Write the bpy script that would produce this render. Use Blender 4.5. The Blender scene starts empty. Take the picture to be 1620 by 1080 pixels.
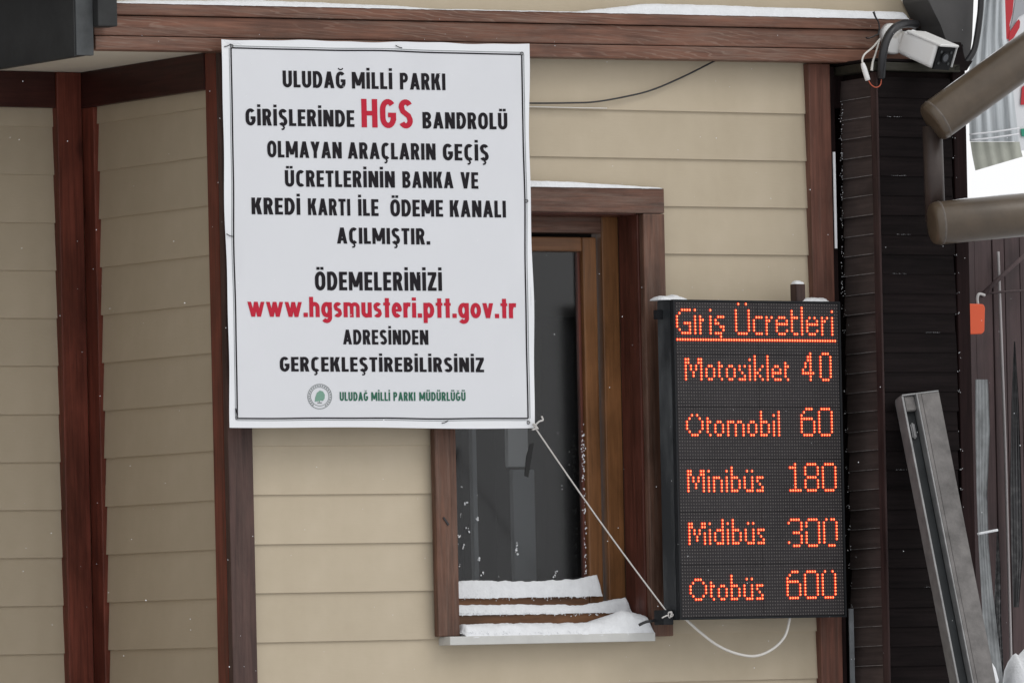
import bpy, bmesh, math, random
from mathutils import Vector, noise, Matrix
random.seed(7)
S = bpy.context.scene
COL = S.collection
# ------------------------------------------------------------ camera, sky, sun, exposure
TH = math.radians(31.5); FPX = 12300.0; DIST = 23.6; ROLL = math.radians(1.25); EYE = 1.6; CX = 810.0; CY = 1045.0
VD = Vector((math.sin(TH), math.cos(TH), 0)); R0 = Vector((math.cos(TH), -math.sin(TH), 0)); ZZ = Vector((0, 0, 1))
CR = R0*math.cos(ROLL) - ZZ*math.sin(ROLL); CU = R0*math.sin(ROLL) + ZZ*math.cos(ROLL)
CAMP = Vector((0, 0, EYE)) - VD*DIST
cam = bpy.data.cameras.new('camera'); camo = bpy.data.objects.new('camera', cam); COL.objects.link(camo); S.camera = camo
M3 = Matrix((CR, CU, -VD)).transposed()
camo.matrix_world = Matrix.Translation(CAMP) @ M3.to_4x4()
cam.sensor_width = 36.0; cam.sensor_fit = 'HORIZONTAL'; cam.lens = 36.0*FPX/1620.0
cam.shift_x = 0.0; cam.shift_y = (CY-540.0)/1620.0
cam.clip_start = 0.5; cam.clip_end = 2000
w = bpy.data.worlds.new('World'); S.world = w; w.use_nodes = True
nt = w.node_tree; bg = nt.nodes['Background']
sky = nt.nodes.new('ShaderNodeTexSky'); sky.sky_type = 'NISHITA'; sky.sun_disc = False
sky.sun_elevation = math.radians(42); sky.sun_rotation = math.radians(150); sky.air_density = 2.0; sky.dust_density = 5.0
hs = nt.nodes.new('ShaderNodeHueSaturation'); hs.inputs['Saturation'].default_value = 0.12; hs.inputs['Value'].default_value = 1.0
mx = nt.nodes.new('ShaderNodeMix'); mx.data_type = 'RGBA'; mx.inputs[0].default_value = 0.85
mx.inputs[7].default_value = (11.4, 11.45, 11.6, 1)
nt.links.new(sky.outputs[0], hs.inputs['Color']); nt.links.new(hs.outputs[0], mx.inputs[6]); nt.links.new(mx.outputs[2], bg.inputs[0])
bg.inputs[1].default_value = 0.10
sl = bpy.data.lights.new('sun', 'SUN'); sl.energy = 0.55; sl.angle = math.radians(28); sl.color = (1, 0.965, 0.91)
so = bpy.data.objects.new('sun', sl); COL.objects.link(so)
sdir = Vector((0.50, -0.80, 0.95)).normalized()
so.rotation_euler = sdir.to_track_quat('Z', 'Y').to_euler()
S.view_settings.view_transform = 'Standard'; S.view_settings.look = 'None'; S.view_settings.exposure = 0.0; S.view_settings.gamma = 1.0
S.render.film_transparent = False
try:
    S.cycles.use_denoising = True; S.cycles.max_bounces = 8; S.cycles.transparent_max_bounces = 12
except Exception: pass

# ------------------------------------------------------------ placing helpers
def ray(px, py): return VD + CR*((px-CX)/FPX) + CU*((CY-py)/FPX)
def onY(px, py, Y):
    r = ray(px, py); return CAMP + r*((Y-CAMP.y)/r.y)
def onX(px, py, X):
    r = ray(px, py); return CAMP + r*((X-CAMP.x)/r.x)
def fz(x, z, s): return noise.noise(Vector((x*s, z*s, 3.7)))

# ------------------------------------------------------------ materials
MATS = {}
def mat(name, col, rough=0.6, spec=0.4, metal=0.0, var=0.0, vscale=6.0, stretch=(1, 1, 1), bump=0.0, bscale=60.0, col2=None, emit=None, estr=0.0, thr=None):
    if name in MATS: return MATS[name]
    m = bpy.data.materials.new(name); m.use_nodes = True; n = m.node_tree; b = n.nodes['Principled BSDF']; L = n.links
    b.inputs['Base Color'].default_value = (*col, 1); b.inputs['Roughness'].default_value = rough
    b.inputs['Specular IOR Level'].default_value = spec; b.inputs['Metallic'].default_value = metal
    if emit:
        b.inputs['Emission Color'].default_value = (*emit, 1); b.inputs['Emission Strength'].default_value = estr
    if var or bump:
        tc = n.nodes.new('ShaderNodeTexCoord'); mp = n.nodes.new('ShaderNodeMapping'); mp.inputs['Scale'].default_value = stretch
        L.new(tc.outputs['Object'], mp.inputs[0])
    if var:
        nz = n.nodes.new('ShaderNodeTexNoise'); nz.inputs['Scale'].default_value = vscale; nz.inputs['Detail'].default_value = 8; nz.inputs['Roughness'].default_value = 0.62
        L.new(mp.outputs[0], nz.inputs[0])
        rp = n.nodes.new('ShaderNodeValToRGB'); lo, hi = (thr or (0.3, 0.7)); rp.color_ramp.elements[0].position = lo; rp.color_ramp.elements[1].position = hi
        c2 = col2 or tuple(c*(1+var) for c in col); c1 = tuple(c*(1-var) for c in col) if not col2 else col
        rp.color_ramp.elements[0].color = (*c1, 1); rp.color_ramp.elements[1].color = (*c2, 1)
        L.new(nz.outputs[0], rp.inputs[0]); L.new(rp.outputs[0], b.inputs['Base Color'])
    if bump:
        n2 = n.nodes.new('ShaderNodeTexNoise'); n2.inputs['Scale'].default_value = bscale; n2.inputs['Detail'].default_value = 6
        L.new(mp.outputs[0], n2.inputs[0])
        bp = n.nodes.new('ShaderNodeBump'); bp.inputs['Strength'].default_value = bump; bp.inputs['Distance'].default_value = 0.003
        L.new(n2.outputs[0], bp.inputs['Height']); L.new(bp.outputs[0], b.inputs['Normal'])
    MATS[name] = m; return m

def wood(name, col, axis='Z', worn=0.0, wcol=(0.33, 0.25, 0.20), rough=0.55, var=0.4, knots=0.0, waves=False, spec=0.3):
    """stained wood: long grain along one axis, blotches, optional worn pale streaks following the grain"""
    m = bpy.data.materials.new(name); m.use_nodes = True; n = m.node_tree; b = n.nodes['Principled BSDF']; L = n.links
    b.inputs['Roughness'].default_value = rough; b.inputs['Specular IOR Level'].default_value = spec
    tc = n.nodes.new('ShaderNodeTexCoord')
    oi = n.nodes.new('ShaderNodeObjectInfo')
    off = n.nodes.new('ShaderNodeVectorMath'); off.operation = 'MULTIPLY_ADD'
    cmb = n.nodes.new('ShaderNodeCombineXYZ')
    for i in range(3): L.new(oi.outputs['Random'], cmb.inputs[i])
    off.inputs[1].default_value = (17, 23, 31); L.new(cmb.outputs[0], off.inputs[0]); L.new(tc.outputs['Object'], off.inputs[2])
    def nz(scale, st, det=8, ro=0.6, dist=0.0):
        mp = n.nodes.new('ShaderNodeMapping'); s = [1, 1, 1]; s['XYZ'.index(axis)] = st; mp.inputs['Scale'].default_value = s
        L.new(off.outputs[0], mp.inputs[0]); t = n.nodes.new('ShaderNodeTexNoise'); t.inputs['Scale'].default_value = scale
        t.inputs['Detail'].default_value = det; t.inputs['Roughness'].default_value = ro; t.inputs['Distortion'].default_value = dist
        L.new(mp.outputs[0], t.inputs[0]); return t
    def ramp(src, a, bb, ca, cb):
        r = n.nodes.new('ShaderNodeValToRGB'); r.color_ramp.elements[0].position = a; r.color_ramp.elements[1].position = bb
        r.color_ramp.elements[0].color = (*ca, 1); r.color_ramp.elements[1].color = (*cb, 1); L.new(src, r.inputs[0]); return r
    def mixn(fac, A, B, mode='MIX'):
        x = n.nodes.new('ShaderNodeMix'); x.data_type = 'RGBA'; x.blend_type = mode
        if isinstance(fac, float): x.inputs[0].default_value = fac
        else: L.new(fac, x.inputs[0])
        L.new(A, x.inputs[6]); L.new(B, x.inputs[7]); return x.outputs[2]
    g = nz(70, 0.045, 6, 0.65, 0.6)
    base = ramp(g.outputs[0], 0.3, 0.72, tuple(c*(1-var) for c in col), tuple(c*(1+var*0.8) for c in col))
    bl = nz(7, 0.45, 4, 0.6, 0.3)
    blr = ramp(bl.outputs[0], 0.3, 0.7, (0.6, 0.6, 0.6), (1.3, 1.27, 1.25))
    cur = mixn(1.0, base.outputs[0], blr.outputs[0], 'MULTIPLY')
    if worn:
        # wavy growth rings where the stain wore off
        mpw = n.nodes.new('ShaderNodeMapping'); s = [34, 34, 34]; s['XYZ'.index(axis)] = 3.4; mpw.inputs['Scale'].default_value = s
        L.new(off.outputs[0], mpw.inputs[0])
        wv = n.nodes.new('ShaderNodeTexWave'); wv.wave_type = 'BANDS'; wv.bands_direction = 'DIAGONAL'; wv.inputs['Scale'].default_value = 1.6
        wv.inputs['Distortion'].default_value = 16; wv.inputs['Detail'].default_value = 3; wv.inputs['Detail Scale'].default_value = 0.55
        L.new(mpw.outputs[0], wv.inputs[0])
        wr = ramp(wv.outputs[0], 0.86, 0.97, (0, 0, 0), (1, 1, 1))
        pn = nz(9, 0.25, 5, 0.6)
        pr = ramp(pn.outputs[0], 0.50-0.06*worn, 0.62-0.06*worn, (0, 0, 0), (1, 1, 1))
        f = n.nodes.new('ShaderNodeMath'); f.operation = 'MULTIPLY'; L.new(wr.outputs[0], f.inputs[0]); L.new(pr.outputs[0], f.inputs[1])
        f2 = n.nodes.new('ShaderNodeMath'); f2.operation = 'MULTIPLY'; f2.inputs[1].default_value = 0.28 if waves else 0.0; L.new(f.outputs[0], f2.inputs[0])
        wc = n.nodes.new('ShaderNodeRGB'); wc.outputs[0].default_value = (*wcol, 1)
        cur = mixn(f2.outputs[0], cur, wc.outputs[0])
        pn2 = nz(30, 0.07, 9, 0.8); pr2 = ramp(pn2.outputs[0], 0.47, 0.72, (0, 0, 0), (0.72*worn,)*3)
        gc = n.nodes.new('ShaderNodeRGB'); gc.outputs[0].default_value = (wcol[0]*0.62, wcol[1]*0.6, wcol[2]*0.6, 1)
        cur = mixn(pr2.outputs[0], cur, gc.outputs[0])
    if knots:
        vr = n.nodes.new('ShaderNodeTexVoronoi'); vr.inputs['Scale'].default_value = 3.1; mpk = n.nodes.new('ShaderNodeMapping'); s = [1, 1, 1]; s['XYZ'.index(axis)] = 0.6
        mpk.inputs['Scale'].default_value = s; L.new(off.outputs[0], mpk.inputs[0]); L.new(mpk.outputs[0], vr.inputs[0])
        kr = ramp(vr.outputs['Distance'], 0.035, 0.085, (1-knots,)*3, (1, 1, 1)); cur = mixn(1.0, cur, kr.outputs[0], 'MULTIPLY')
    L.new(cur, b.inputs['Base Color'])
    bp = n.nodes.new('ShaderNodeBump'); bp.inputs['Strength'].default_value = 0.35; bp.inputs['Distance'].default_value = 0.002
    L.new(g.outputs[0], bp.inputs['Height']); L.new(bp.outputs[0], b.inputs['Normal'])
    rr = ramp(bl.outputs[0], 0.3, 0.7, (rough*0.85,)*3, (min(1, rough*1.25),)*3); L.new(rr.outputs[0], b.inputs['Roughness'])
    MATS[name] = m; return m

def siding_mat():
    m = bpy.data.materials.new('beige_siding'); m.use_nodes = True; n = m.node_tree; b = n.nodes['Principled BSDF']; L = n.links
    b.inputs['Roughness'].default_value = 0.62; b.inputs['Specular IOR Level'].default_value = 0.3
    tc = n.nodes.new('ShaderNodeTexCoord'); oi = n.nodes.new('ShaderNodeObjectInfo')
    t = n.nodes.new('ShaderNodeTexNoise'); t.inputs['Scale'].default_value = 3.0; t.inputs['Detail'].default_value = 6; t.inputs['Roughness'].default_value = 0.65
    L.new(tc.outputs['Object'], t.inputs[0])
    r = n.nodes.new('ShaderNodeValToRGB'); r.color_ramp.elements[0].position = 0.3; r.color_ramp.elements[1].position = 0.72
    r.color_ramp.elements[0].color = (0.430, 0.362, 0.262, 1); r.color_ramp.elements[1].color = (0.487, 0.415, 0.310, 1); L.new(t.outputs[0], r.inputs[0])
    mp = n.nodes.new('ShaderNodeMapping'); mp.inputs['Scale'].default_value = (7, 7, 1.6); L.new(tc.outputs['Object'], mp.inputs[0])
    t2 = n.nodes.new('ShaderNodeTexNoise'); t2.inputs['Scale'].default_value = 2.0; t2.inputs['Detail'].default_value = 5; L.new(mp.outputs[0], t2.inputs[0])
    r2 = n.nodes.new('ShaderNodeValToRGB'); r2.color_ramp.elements[0].position = 0.25; r2.color_ramp.elements[1].position = 0.6
    r2.color_ramp.elements[0].color = (0.95, 0.945, 0.935, 1); r2.color_ramp.elements[1].color = (1, 1, 1, 1); L.new(t2.outputs[0], r2.inputs[0])
    x = n.nodes.new('ShaderNodeMix'); x.data_type = 'RGBA'; x.blend_type = 'MULTIPLY'; x.inputs[0].default_value = 0.7
    L.new(r.outputs[0], x.inputs[6]); L.new(r2.outputs[0], x.inputs[7])
    hv = n.nodes.new('ShaderNodeHueSaturation'); mr = n.nodes.new('ShaderNodeMapRange'); mr.inputs[3].default_value = 0.965; mr.inputs[4].default_value = 1.035
    L.new(oi.outputs['Random'], mr.inputs[0]); L.new(mr.outputs[0], hv.inputs['Value']); L.new(x.outputs[2], hv.inputs['Color']); L.new(hv.outputs[0], b.inputs['Base Color'])
    mg = n.nodes.new('ShaderNodeMapping'); mg.inputs['Scale'].default_value = (0.12, 0.12, 1); L.new(tc.outputs['Object'], mg.inputs[0])
    n3 = n.nodes.new('ShaderNodeTexNoise'); n3.inputs['Scale'].default_value = 220; n3.inputs['Detail'].default_value = 4; L.new(mg.outputs[0], n3.inputs[0])
    bp = n.nodes.new('ShaderNodeBump'); bp.inputs['Strength'].default_value = 0.3; bp.inputs['Distance'].default_value = 0.001
    L.new(n3.outputs[0], bp.inputs['Height']); L.new(bp.outputs[0], b.inputs['Normal'])
    MATS['siding'] = m; return m
SID = siding_mat()
W_BEAM = wood('weathered_brown_stain', (0.150, 0.070, 0.046), 'X', worn=1.0, knots=0.4, waves=True)
W_CAS_X = wood('brown_casing_horizontal', (0.125, 0.060, 0.040), 'X', worn=0.9, knots=0.6, var=0.55)
W_CAS_Z = wood('brown_casing_vertical', (0.120, 0.060, 0.040), 'Z', worn=0.6, knots=0.6, var=0.5)
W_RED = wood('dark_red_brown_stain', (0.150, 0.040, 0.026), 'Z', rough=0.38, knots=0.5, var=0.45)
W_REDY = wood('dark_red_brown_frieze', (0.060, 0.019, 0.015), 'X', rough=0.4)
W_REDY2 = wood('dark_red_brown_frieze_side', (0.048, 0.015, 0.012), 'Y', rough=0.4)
W_POST = wood('brown_corner_trim', (0.135, 0.058, 0.041), 'Z', worn=0.35)
W_DPOST = wood('dark_brown_corner_trim', (0.072, 0.040, 0.034), 'Z', worn=0.25)
W_SASH = wood('amber_brown_sash', (0.175, 0.078, 0.030), 'Z', rough=0.35, var=0.35)
W_SASHX = wood('amber_brown_sash_rail', (0.170, 0.078, 0.034), 'X', rough=0.4, var=0.35)
W_LIN = wood('red_brown_lining', (0.100, 0.032, 0.022), 'Z', rough=0.4)
W_SHING = wood('black_brown_shingle', (0.060, 0.046, 0.043), 'Y', worn=0.12, wcol=(0.18, 0.15, 0.14), var=0.25, spec=0.15)
W_BLACK = wood('near_black_board', (0.0105, 0.0078, 0.0080), 'X', worn=0.0, spec=0.05, wcol=(0.06, 0.055, 0.055), rough=0.6)
W_BLKZ = wood('near_black_post', (0.014, 0.008, 0.008), 'Z', rough=0.6, spec=0.08)
W_MAROON = wood('maroon_brown_cladding', (0.066, 0.044, 0.045), 'Z', rough=0.6, var=0.3)
W_WING = wood('shade_wing_boards', (0.20, 0.13, 0.10), 'Z')
M_SNOW = mat('snow', (0.72, 0.735, 0.755), 0.7, 0.3, var=0.06, vscale=30, bump=0.9, bscale=120)
M_GROUND = mat('ground_snow', (0.62, 0.63, 0.65), 0.8, 0.3, var=0.12, vscale=1.5, bump=0.4, bscale=9)
M_CORE = mat('sheathing_dark', (0.05, 0.045, 0.04), 0.9, 0.1)
M_SOFF = mat('soffit_cream', (0.66, 0.61, 0.52), 0.7, 0.2, var=0.05, vscale=5)
M_FASC = mat('charcoal_metal', (0.030, 0.031, 0.031), 0.6, 0.2, var=0.25, vscale=9, bump=0.1)
M_FASC2 = mat('grey_metal_edge', (0.062, 0.066, 0.068), 0.6, 0.2, var=0.3, vscale=12)
M_VINYL = mat('white_vinyl', (0.635, 0.645, 0.672), 0.42, 0.35, var=0.012, vscale=4)
M_HEM = mat('white_vinyl_hem', (0.73, 0.742, 0.765), 0.42, 0.35)
M_INK = mat('black_ink', (0.013, 0.011, 0.014), 0.6, 0.12)
M_RINK = mat('red_ink', (0.46, 0.018, 0.040), 0.55, 0.15)
M_GINK = mat('green_ink', (0.020, 0.115, 0.070), 0.5, 0.3)
M_GREY = mat('grey_ink', (0.19, 0.21, 0.21), 0.5, 0.3)
M_LGRN = mat('pale_green_ink', (0.17, 0.31, 0.24), 0.5, 0.3)
M_ROPE = mat('white_cord', (0.56, 0.54, 0.52), 0.8, 0.2, bump=0.6, bscale=500, var=0.2, vscale=300)
M_CABW = mat('white_cable', (0.62, 0.60, 0.56), 0.45, 0.4)
M_CABK = mat('black_cable', (0.012, 0.012, 0.014), 0.4, 0.5)
M_CABO = mat('orange_wire', (0.48, 0.10, 0.05), 0.5, 0.4)
M_WHITE = mat('white_camera_paint', (0.74, 0.74, 0.73), 0.35, 0.5)
M_LENS = mat('black_glass', (0.008, 0.009, 0.011), 0.12, 0.6)
M_DARKP = mat('dark_plastic', (0.015, 0.016, 0.018), 0.5, 0.15)
M_CAB = mat('led_cabinet_metal', (0.022, 0.025, 0.028), 0.45, 0.4, var=1.0, vscale=9, stretch=(1, 1, 0.25), col2=(0.13, 0.14, 0.145), thr=(0.46, 0.80))
M_MOD = mat('led_module_black', (0.026, 0.023, 0.025), 0.65, 0.25, var=0.2, vscale=5)
M_DOT = mat('unlit_led_lens', (0.115, 0.105, 0.10), 0.35, 0.5)
M_LIT = mat('lit_led_core', (0.3, 0.05, 0.02), 0.5, 0.2, emit=(1.0, 0.25, 0.10), estr=3.0)
M_LITR = mat('lit_led_halo', (0.3, 0.02, 0.01), 0.5, 0.2, emit=(1.0, 0.040, 0.008), estr=1.15)  # red ring around each core imitates the bloom halo of the lit dots
M_PIPE = mat('brown_painted_pipe', (0.078, 0.057, 0.038), 0.33, 0.45, var=0.22, vscale=9, stretch=(1, 1, 1), bump=0.12, bscale=60)
M_PIPED = mat('pipe_joint_rim', (0.11, 0.092, 0.078), 0.5, 0.4, var=0.3, vscale=40)
M_RAIL = mat('dull_grey_steel', (0.13, 0.122, 0.118), 0.42, 0.5, metal=0.35, var=0.4, vscale=14, bump=0.15, bscale=120)
M_RAILE = mat('steel_edge', (0.24, 0.24, 0.24), 0.4, 0.5, metal=0.3, var=0.25, vscale=20)
M_RAILD = mat('rail_channel_inside', (0.030, 0.034, 0.036), 0.5, 0.4, var=0.3, vscale=10)
M_TAG = mat('orange_plastic', (0.62, 0.085, 0.025), 0.5, 0.4)
M_RBAN = mat('banner_red', (0.45, 0.02, 0.03), 0.5, 0.4)
M_WBAN = mat('banner_white', (0.66, 0.67, 0.69), 0.5, 0.4)
M_GBAN = mat('banner_green', (0.02, 0.25, 0.16), 0.5, 0.4)
M_CREAM = mat('cream_label', (0.37, 0.38, 0.33), 0.6, 0.3, var=0.1, vscale=20)
M_POLY = mat('grey_film', (0.17, 0.18, 0.185), 0.3, 0.5, var=0.6, vscale=16, stretch=(1, 1, 0.5), bump=0.3, bscale=30)
M_CURT = mat('striped_film', (0.46, 0.49, 0.51), 0.35, 0.4, var=0.3, vscale=10, stretch=(4, 4, 0.15), bump=0.2, bscale=25)
M_SILL = mat('white_sill_metal', (0.50, 0.50, 0.48), 0.4, 0.4, var=0.08, vscale=12)
M_ROOM = mat('dim_room_paint', (0.10, 0.10, 0.10), 0.8, 0.2, var=0.2, vscale=3)
M_BLIND = mat('pale_blind', (0.27, 0.29, 0.30), 0.7, 0.2)
M_STRAP = mat('black_strap', (0.01, 0.01, 0.01), 0.6, 0.3)
def glass_mat():
    m = bpy.data.materials.new('window_glass'); m.use_nodes = True; n = m.node_tree; n.nodes.remove(n.nodes['Principled BSDF'])
    out = n.nodes['Material Output']; tr = n.nodes.new('ShaderNodeBsdfTransparent'); tr.inputs[0].default_value = (0.74, 0.745, 0.75, 1)
    gl = n.nodes.new('ShaderNodeBsdfGlossy'); gl.inputs['Roughness'].default_value = 0.14; fr = n.nodes.new('ShaderNodeFresnel'); fr.inputs[0].default_value = 1.45
    mx = n.nodes.new('ShaderNodeMixShader'); n.links.new(fr.outputs[0], mx.inputs[0]); n.links.new(tr.outputs[0], mx.inputs[1]); n.links.new(gl.outputs[0], mx.inputs[2])
    n.links.new(mx.outputs[0], out.inputs[0]); return m
M_GLASS = glass_mat()

# ------------------------------------------------------------ mesh helpers
def link(name, verts, faces, m, parent=None, smooth=False):
    me = bpy.data.meshes.new(name); me.from_pydata([tuple(v) for v in verts], [], faces); me.update()
    if isinstance(m, (list, tuple)):
        for q in m: me.materials.append(q)
    else: me.materials.append(m)
    if smooth:
        for p in me.polygons: p.use_smooth = True
    o = bpy.data.objects.new(name, me); COL.objects.link(o)
    if parent: o.parent = parent; o.matrix_parent_inverse = parent.matrix_world.inverted()
    return o
def tag(o, label=None, cat=None, group=None, kind=None):
    if label: o['label'] = label
    if cat: o['category'] = cat
    if group: o['group'] = group
    if kind: o['kind'] = kind
    return o
def empty(name, loc, label, cat, group=None, kind=None):
    o = bpy.data.objects.new(name, None); COL.objects.link(o); o.location = loc; o.matrix_world = Matrix.Translation(Vector(loc)); o.empty_display_size = 0.1
    return tag(o, label, cat, group, kind)
def boxbm(bm, x0, x1, y0, y1, z0, z1, bev=0.0, xf=None):
    vs = [bm.verts.new((x, y, z)) for z in (z0, z1) for y in (y0, y1) for x in (x0, x1)]
    fs = [(0, 2, 3, 1), (4, 5, 7, 6), (0, 1, 5, 4), (2, 6, 7, 3), (0, 4, 6, 2), (1, 3, 7, 5)]
    F = [bm.faces.new([vs[i] for i in f]) for f in fs]
    if bev > 0:
        es = list({e for f in F for e in f.edges})
        r = bmesh.ops.bevel(bm, geom=es, offset=bev, segments=2, affect='EDGES', profile=0.6)
        vs = list({v for f in r['faces'] for v in f.verts})
    if xf:
        for v in vs: v.co = xf(v.co)
def bmobj(name, bm, m, parent=None, smooth=False):
    me = bpy.data.meshes.new(name); bmesh.ops.recalc_face_normals(bm, faces=bm.faces); bm.to_mesh(me); bm.free()
    me.materials.append(m)
    if smooth:
        for p in me.polygons: p.use_smooth = True
    o = bpy.data.objects.new(name, me); COL.objects.link(o)
    if parent: o.parent = parent; o.matrix_parent_inverse = parent.matrix_world.inverted()
    return o
def box(name, x0, x1, y0, y1, z0, z1, m, parent=None, bev=0.002, xf=None):
    bm = bmesh.new(); boxbm(bm, x0, x1, y0, y1, z0, z1, bev, xf); return bmobj(name, bm, m, parent)
def smooth_pts(pts, n=6):
    P = [Vector(p) for p in pts]
    if len(P) < 3: return P
    out = []
    for i in range(len(P)-1):
        a = P[max(i-1, 0)]; b = P[i]; c = P[i+1]; d = P[min(i+2, len(P)-1)]
        for k in range(n):
            t = k/n
            out.append(0.5*((2*b)+(c-a)*t+(2*a-5*b+4*c-d)*t*t+(3*b-a-3*c+d)*t**3))
    out.append(P[-1]); return out
def tubegeo(pts, r, seg=10, cap=True):
    P = [Vector(p) for p in pts]; V = []; F = []; N = len(P)
    rr = r if isinstance(r, (list, tuple)) else [r]*N
    t0 = (P[1]-P[0]).normalized(); up = Vector((0, 0, 1)) if abs(t0.z) < 0.9 else Vector((1, 0, 0)); nrm = t0.cross(up).normalized()
    for i in range(N):
        t = (P[min(i+1, N-1)]-P[max(i-1, 0)]).normalized(); nrm = (nrm - t*nrm.dot(t)).normalized(); bi = t.cross(nrm)
        for k in range(seg):
            a = 2*math.pi*k/seg; V.append(P[i]+(nrm*math.cos(a)+bi*math.sin(a))*rr[i])
    for i in range(N-1):
        for k in range(seg): F.append((i*seg+k, i*seg+(k+1) % seg, (i+1)*seg+(k+1) % seg, (i+1)*seg+k))
    if cap: F.append(tuple(range(seg-1, -1, -1))); F.append(tuple((N-1)*seg+k for k in range(seg)))
    return V, F
def tube(name, pts, r, m, parent=None, seg=10, sm=6):
    P = smooth_pts(pts, sm) if sm else pts
    if isinstance(r, (list, tuple)) and sm:
        rr = []
        for i in range(len(r)-1):
            for k in range(sm): rr.append(r[i]+(r[i+1]-r[i])*k/sm)
        r = rr+[r[-1]]
    V, F = tubegeo(P, r, seg); return link(name, V, F, m, parent, smooth=True)
def prism(name, poly, depth, m, parent=None, bev=0.0):
    """poly: world points of the front outline; depth: vector from front to back"""
    P = [Vector(p) for p in poly]; D = Vector(depth); n = len(P); bm = bmesh.new()
    a = [bm.verts.new(p) for p in P]; b = [bm.verts.new(p+D) for p in P]
    bm.faces.new(a); bm.faces.new(b[::-1])
    for i in range(n): bm.faces.new((a[i], b[i], b[(i+1) % n], a[(i+1) % n]))
    if bev: bmesh.ops.bevel(bm, geom=list(bm.edges), offset=bev, segments=1, affect='EDGES')
    return bmobj(name, bm, m, parent)

# ------------------------------------------------------------ ground
link('ground', [(-600, -600, 0), (600, -600, 0), (600, 600, 0), (-600, 600, 0)], [(0, 1, 2, 3)], M_GROUND)['kind'] = 'structure'

# ------------------------------------------------------------ the toll booth
booth = empty('toll_booth', (0, 1.5, 0), 'beige clapboard booth with dark red-brown trim behind the white notice and the red LED board', 'building')
PITCH = 0.1461; Z0 = 3.279          # a joint line; the next ones lie PITCH below each other
X0 = -0.965                          # outer corner, jog wall plane
YL = 0.868                            # recessed left wall plane
XR = 1.186                           # right end of the front wall
WX0, WX1, WZ0, WZ1 = -0.209, 0.478, 1.700, 2.961   # window opening
def lap_board(length, h, over=0.014):
    # local: x along, y depth (front = negative), z up; bottom edge proud, top edge tucked under the next
    y_b, y_t, t = -0.0120, -0.0040, 0.008
    V = []
    for x in (0, length):
        V += [(x, y_b, 0), (x, y_b-0.0, 0.0012), (x, y_t, h+over), (x, y_t+0.003, h+over), (x, y_b+t, 0)]
    F = [(0, 5, 6, 1), (1, 6, 7, 2), (2, 7, 8, 3), (3, 8, 9, 4), (4, 9, 5, 0), (0, 1, 2, 3, 4), (9, 8, 7, 6, 5)]
    F = [f[::-1] for f in F]
    return V, F
SB = {}
def siding(x, y, z, length, h, rot=0.0):
    key = (round(length, 3), round(h, 3))
    if key not in SB:
        V, F = lap_board(length, h); me = bpy.data.meshes.new('siding_board'); me.from_pydata(V, [], F); me.materials.append(SID); me.update(); SB[key] = me
    o = bpy.data.objects.new('siding_board', SB[key]); COL.objects.link(o)
    o.matrix_world = Matrix.Translation((x, y, z)) @ Matrix.Rotation(rot, 4, 'Z')
    o.parent = booth; o.matrix_parent_inverse = booth.matrix_world.inverted()
    o.matrix_basis = Matrix.Translation((x, y, z + random.uniform(-0.0012, 0.0012))) @ Matrix.Rotation(rot, 4, 'Z')
    return o
k = 0
z = Z0 + PITCH
while z > 0.25:
    zb = z - PITCH; h = PITCH
    if zb + h > 3.46: h = 3.46-zb
    if zb < WZ1 and zb + h > WZ0+0.002:
        siding(X0+0.01, 0, zb, WX0-0.03-X0-0.01, h); siding(WX1+0.03, 0, zb, XR-0.01-WX1-0.03, h)
    else: siding(X0+0.01, 0, zb, XR-0.02-X0, h)
    # recess: side wall faces left, its boards run along y; left wall is parallel to the front
    siding(X0, YL, zb-0.012, YL+0.005, h, rot=-math.pi/2)
    siding(-3.10, YL, zb-0.018, X0+3.10-0.001, h)
    z -= PITCH
# sheathing behind the boards
wp = [(X0+0.012, WX0, 0.0, 0.12, 0, 3.44), (WX1, XR-0.01, 0.0, 0.12, 0, 3.44), (WX0, WX1, 0.0, 0.12, 0, WZ0-0.02), (WX0, WX1, 0.0, 0.12, WZ1, 3.44),
      (X0+0.012, X0+0.13, 0.12, YL+0.12, 0, 3.44), (-3.1, X0+0.012, YL+0.012, YL+0.12, 0, 3.44), (XR-0.13, XR-0.01, 0.12, 3.2, 0, 3.44), (0.35, XR-0.01, 3.2, 3.3, 0, 3.44), (-2.4, -2.3, YL+0.12, 3.2, 0, 3.44)]
for a in wp: box('wall_panel', *a, M_CORE, booth, bev=0)
box('ceiling_panel', -2.4, XR-0.01, YL+0.021, 3.3, 3.44, 3.47, M_CORE, booth, bev=0)
box('ceiling_panel', X0+0.02, XR-0.01, 0.02, YL+0.02, 3.44, 3.47, M_CORE, booth, bev=0)
box('soffit_panel', -1.47, X0+0.02, -0.02, YL+0.02, 3.428, 3.44, M_SOFF, booth, bev=0)
# outer corner trim
box('corner_trim', X0-0.024, X0+0.060, -0.030, -0.004, 0, 3.428, W_DPOST, booth, 0.003)
tag(box('corner_trim', X0-0.024, X0-0.002, -0.003, 0.062, 0, 3.425, W_RED, booth, 0.003), 'red-brown side of the outer corner trim')
# inner corner trims
box('corner_trim', X0-0.113, X0-0.028, YL-0.040, YL-0.004, 0, 3.4270, W_RED, booth, 0.003)
box('corner_trim', X0-0.024, X0-0.003, YL-0.105, YL-0.031, 0, 3.3175, W_RED, booth, 0.003)
# friezes under the soffit
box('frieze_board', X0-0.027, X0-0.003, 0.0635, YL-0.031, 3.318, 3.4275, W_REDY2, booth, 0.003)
box('frieze_board', -3.09, X0-0.114, YL-0.034, YL-0.004, 3.318, 3.4275, W_REDY, booth, 0.003)
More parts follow.
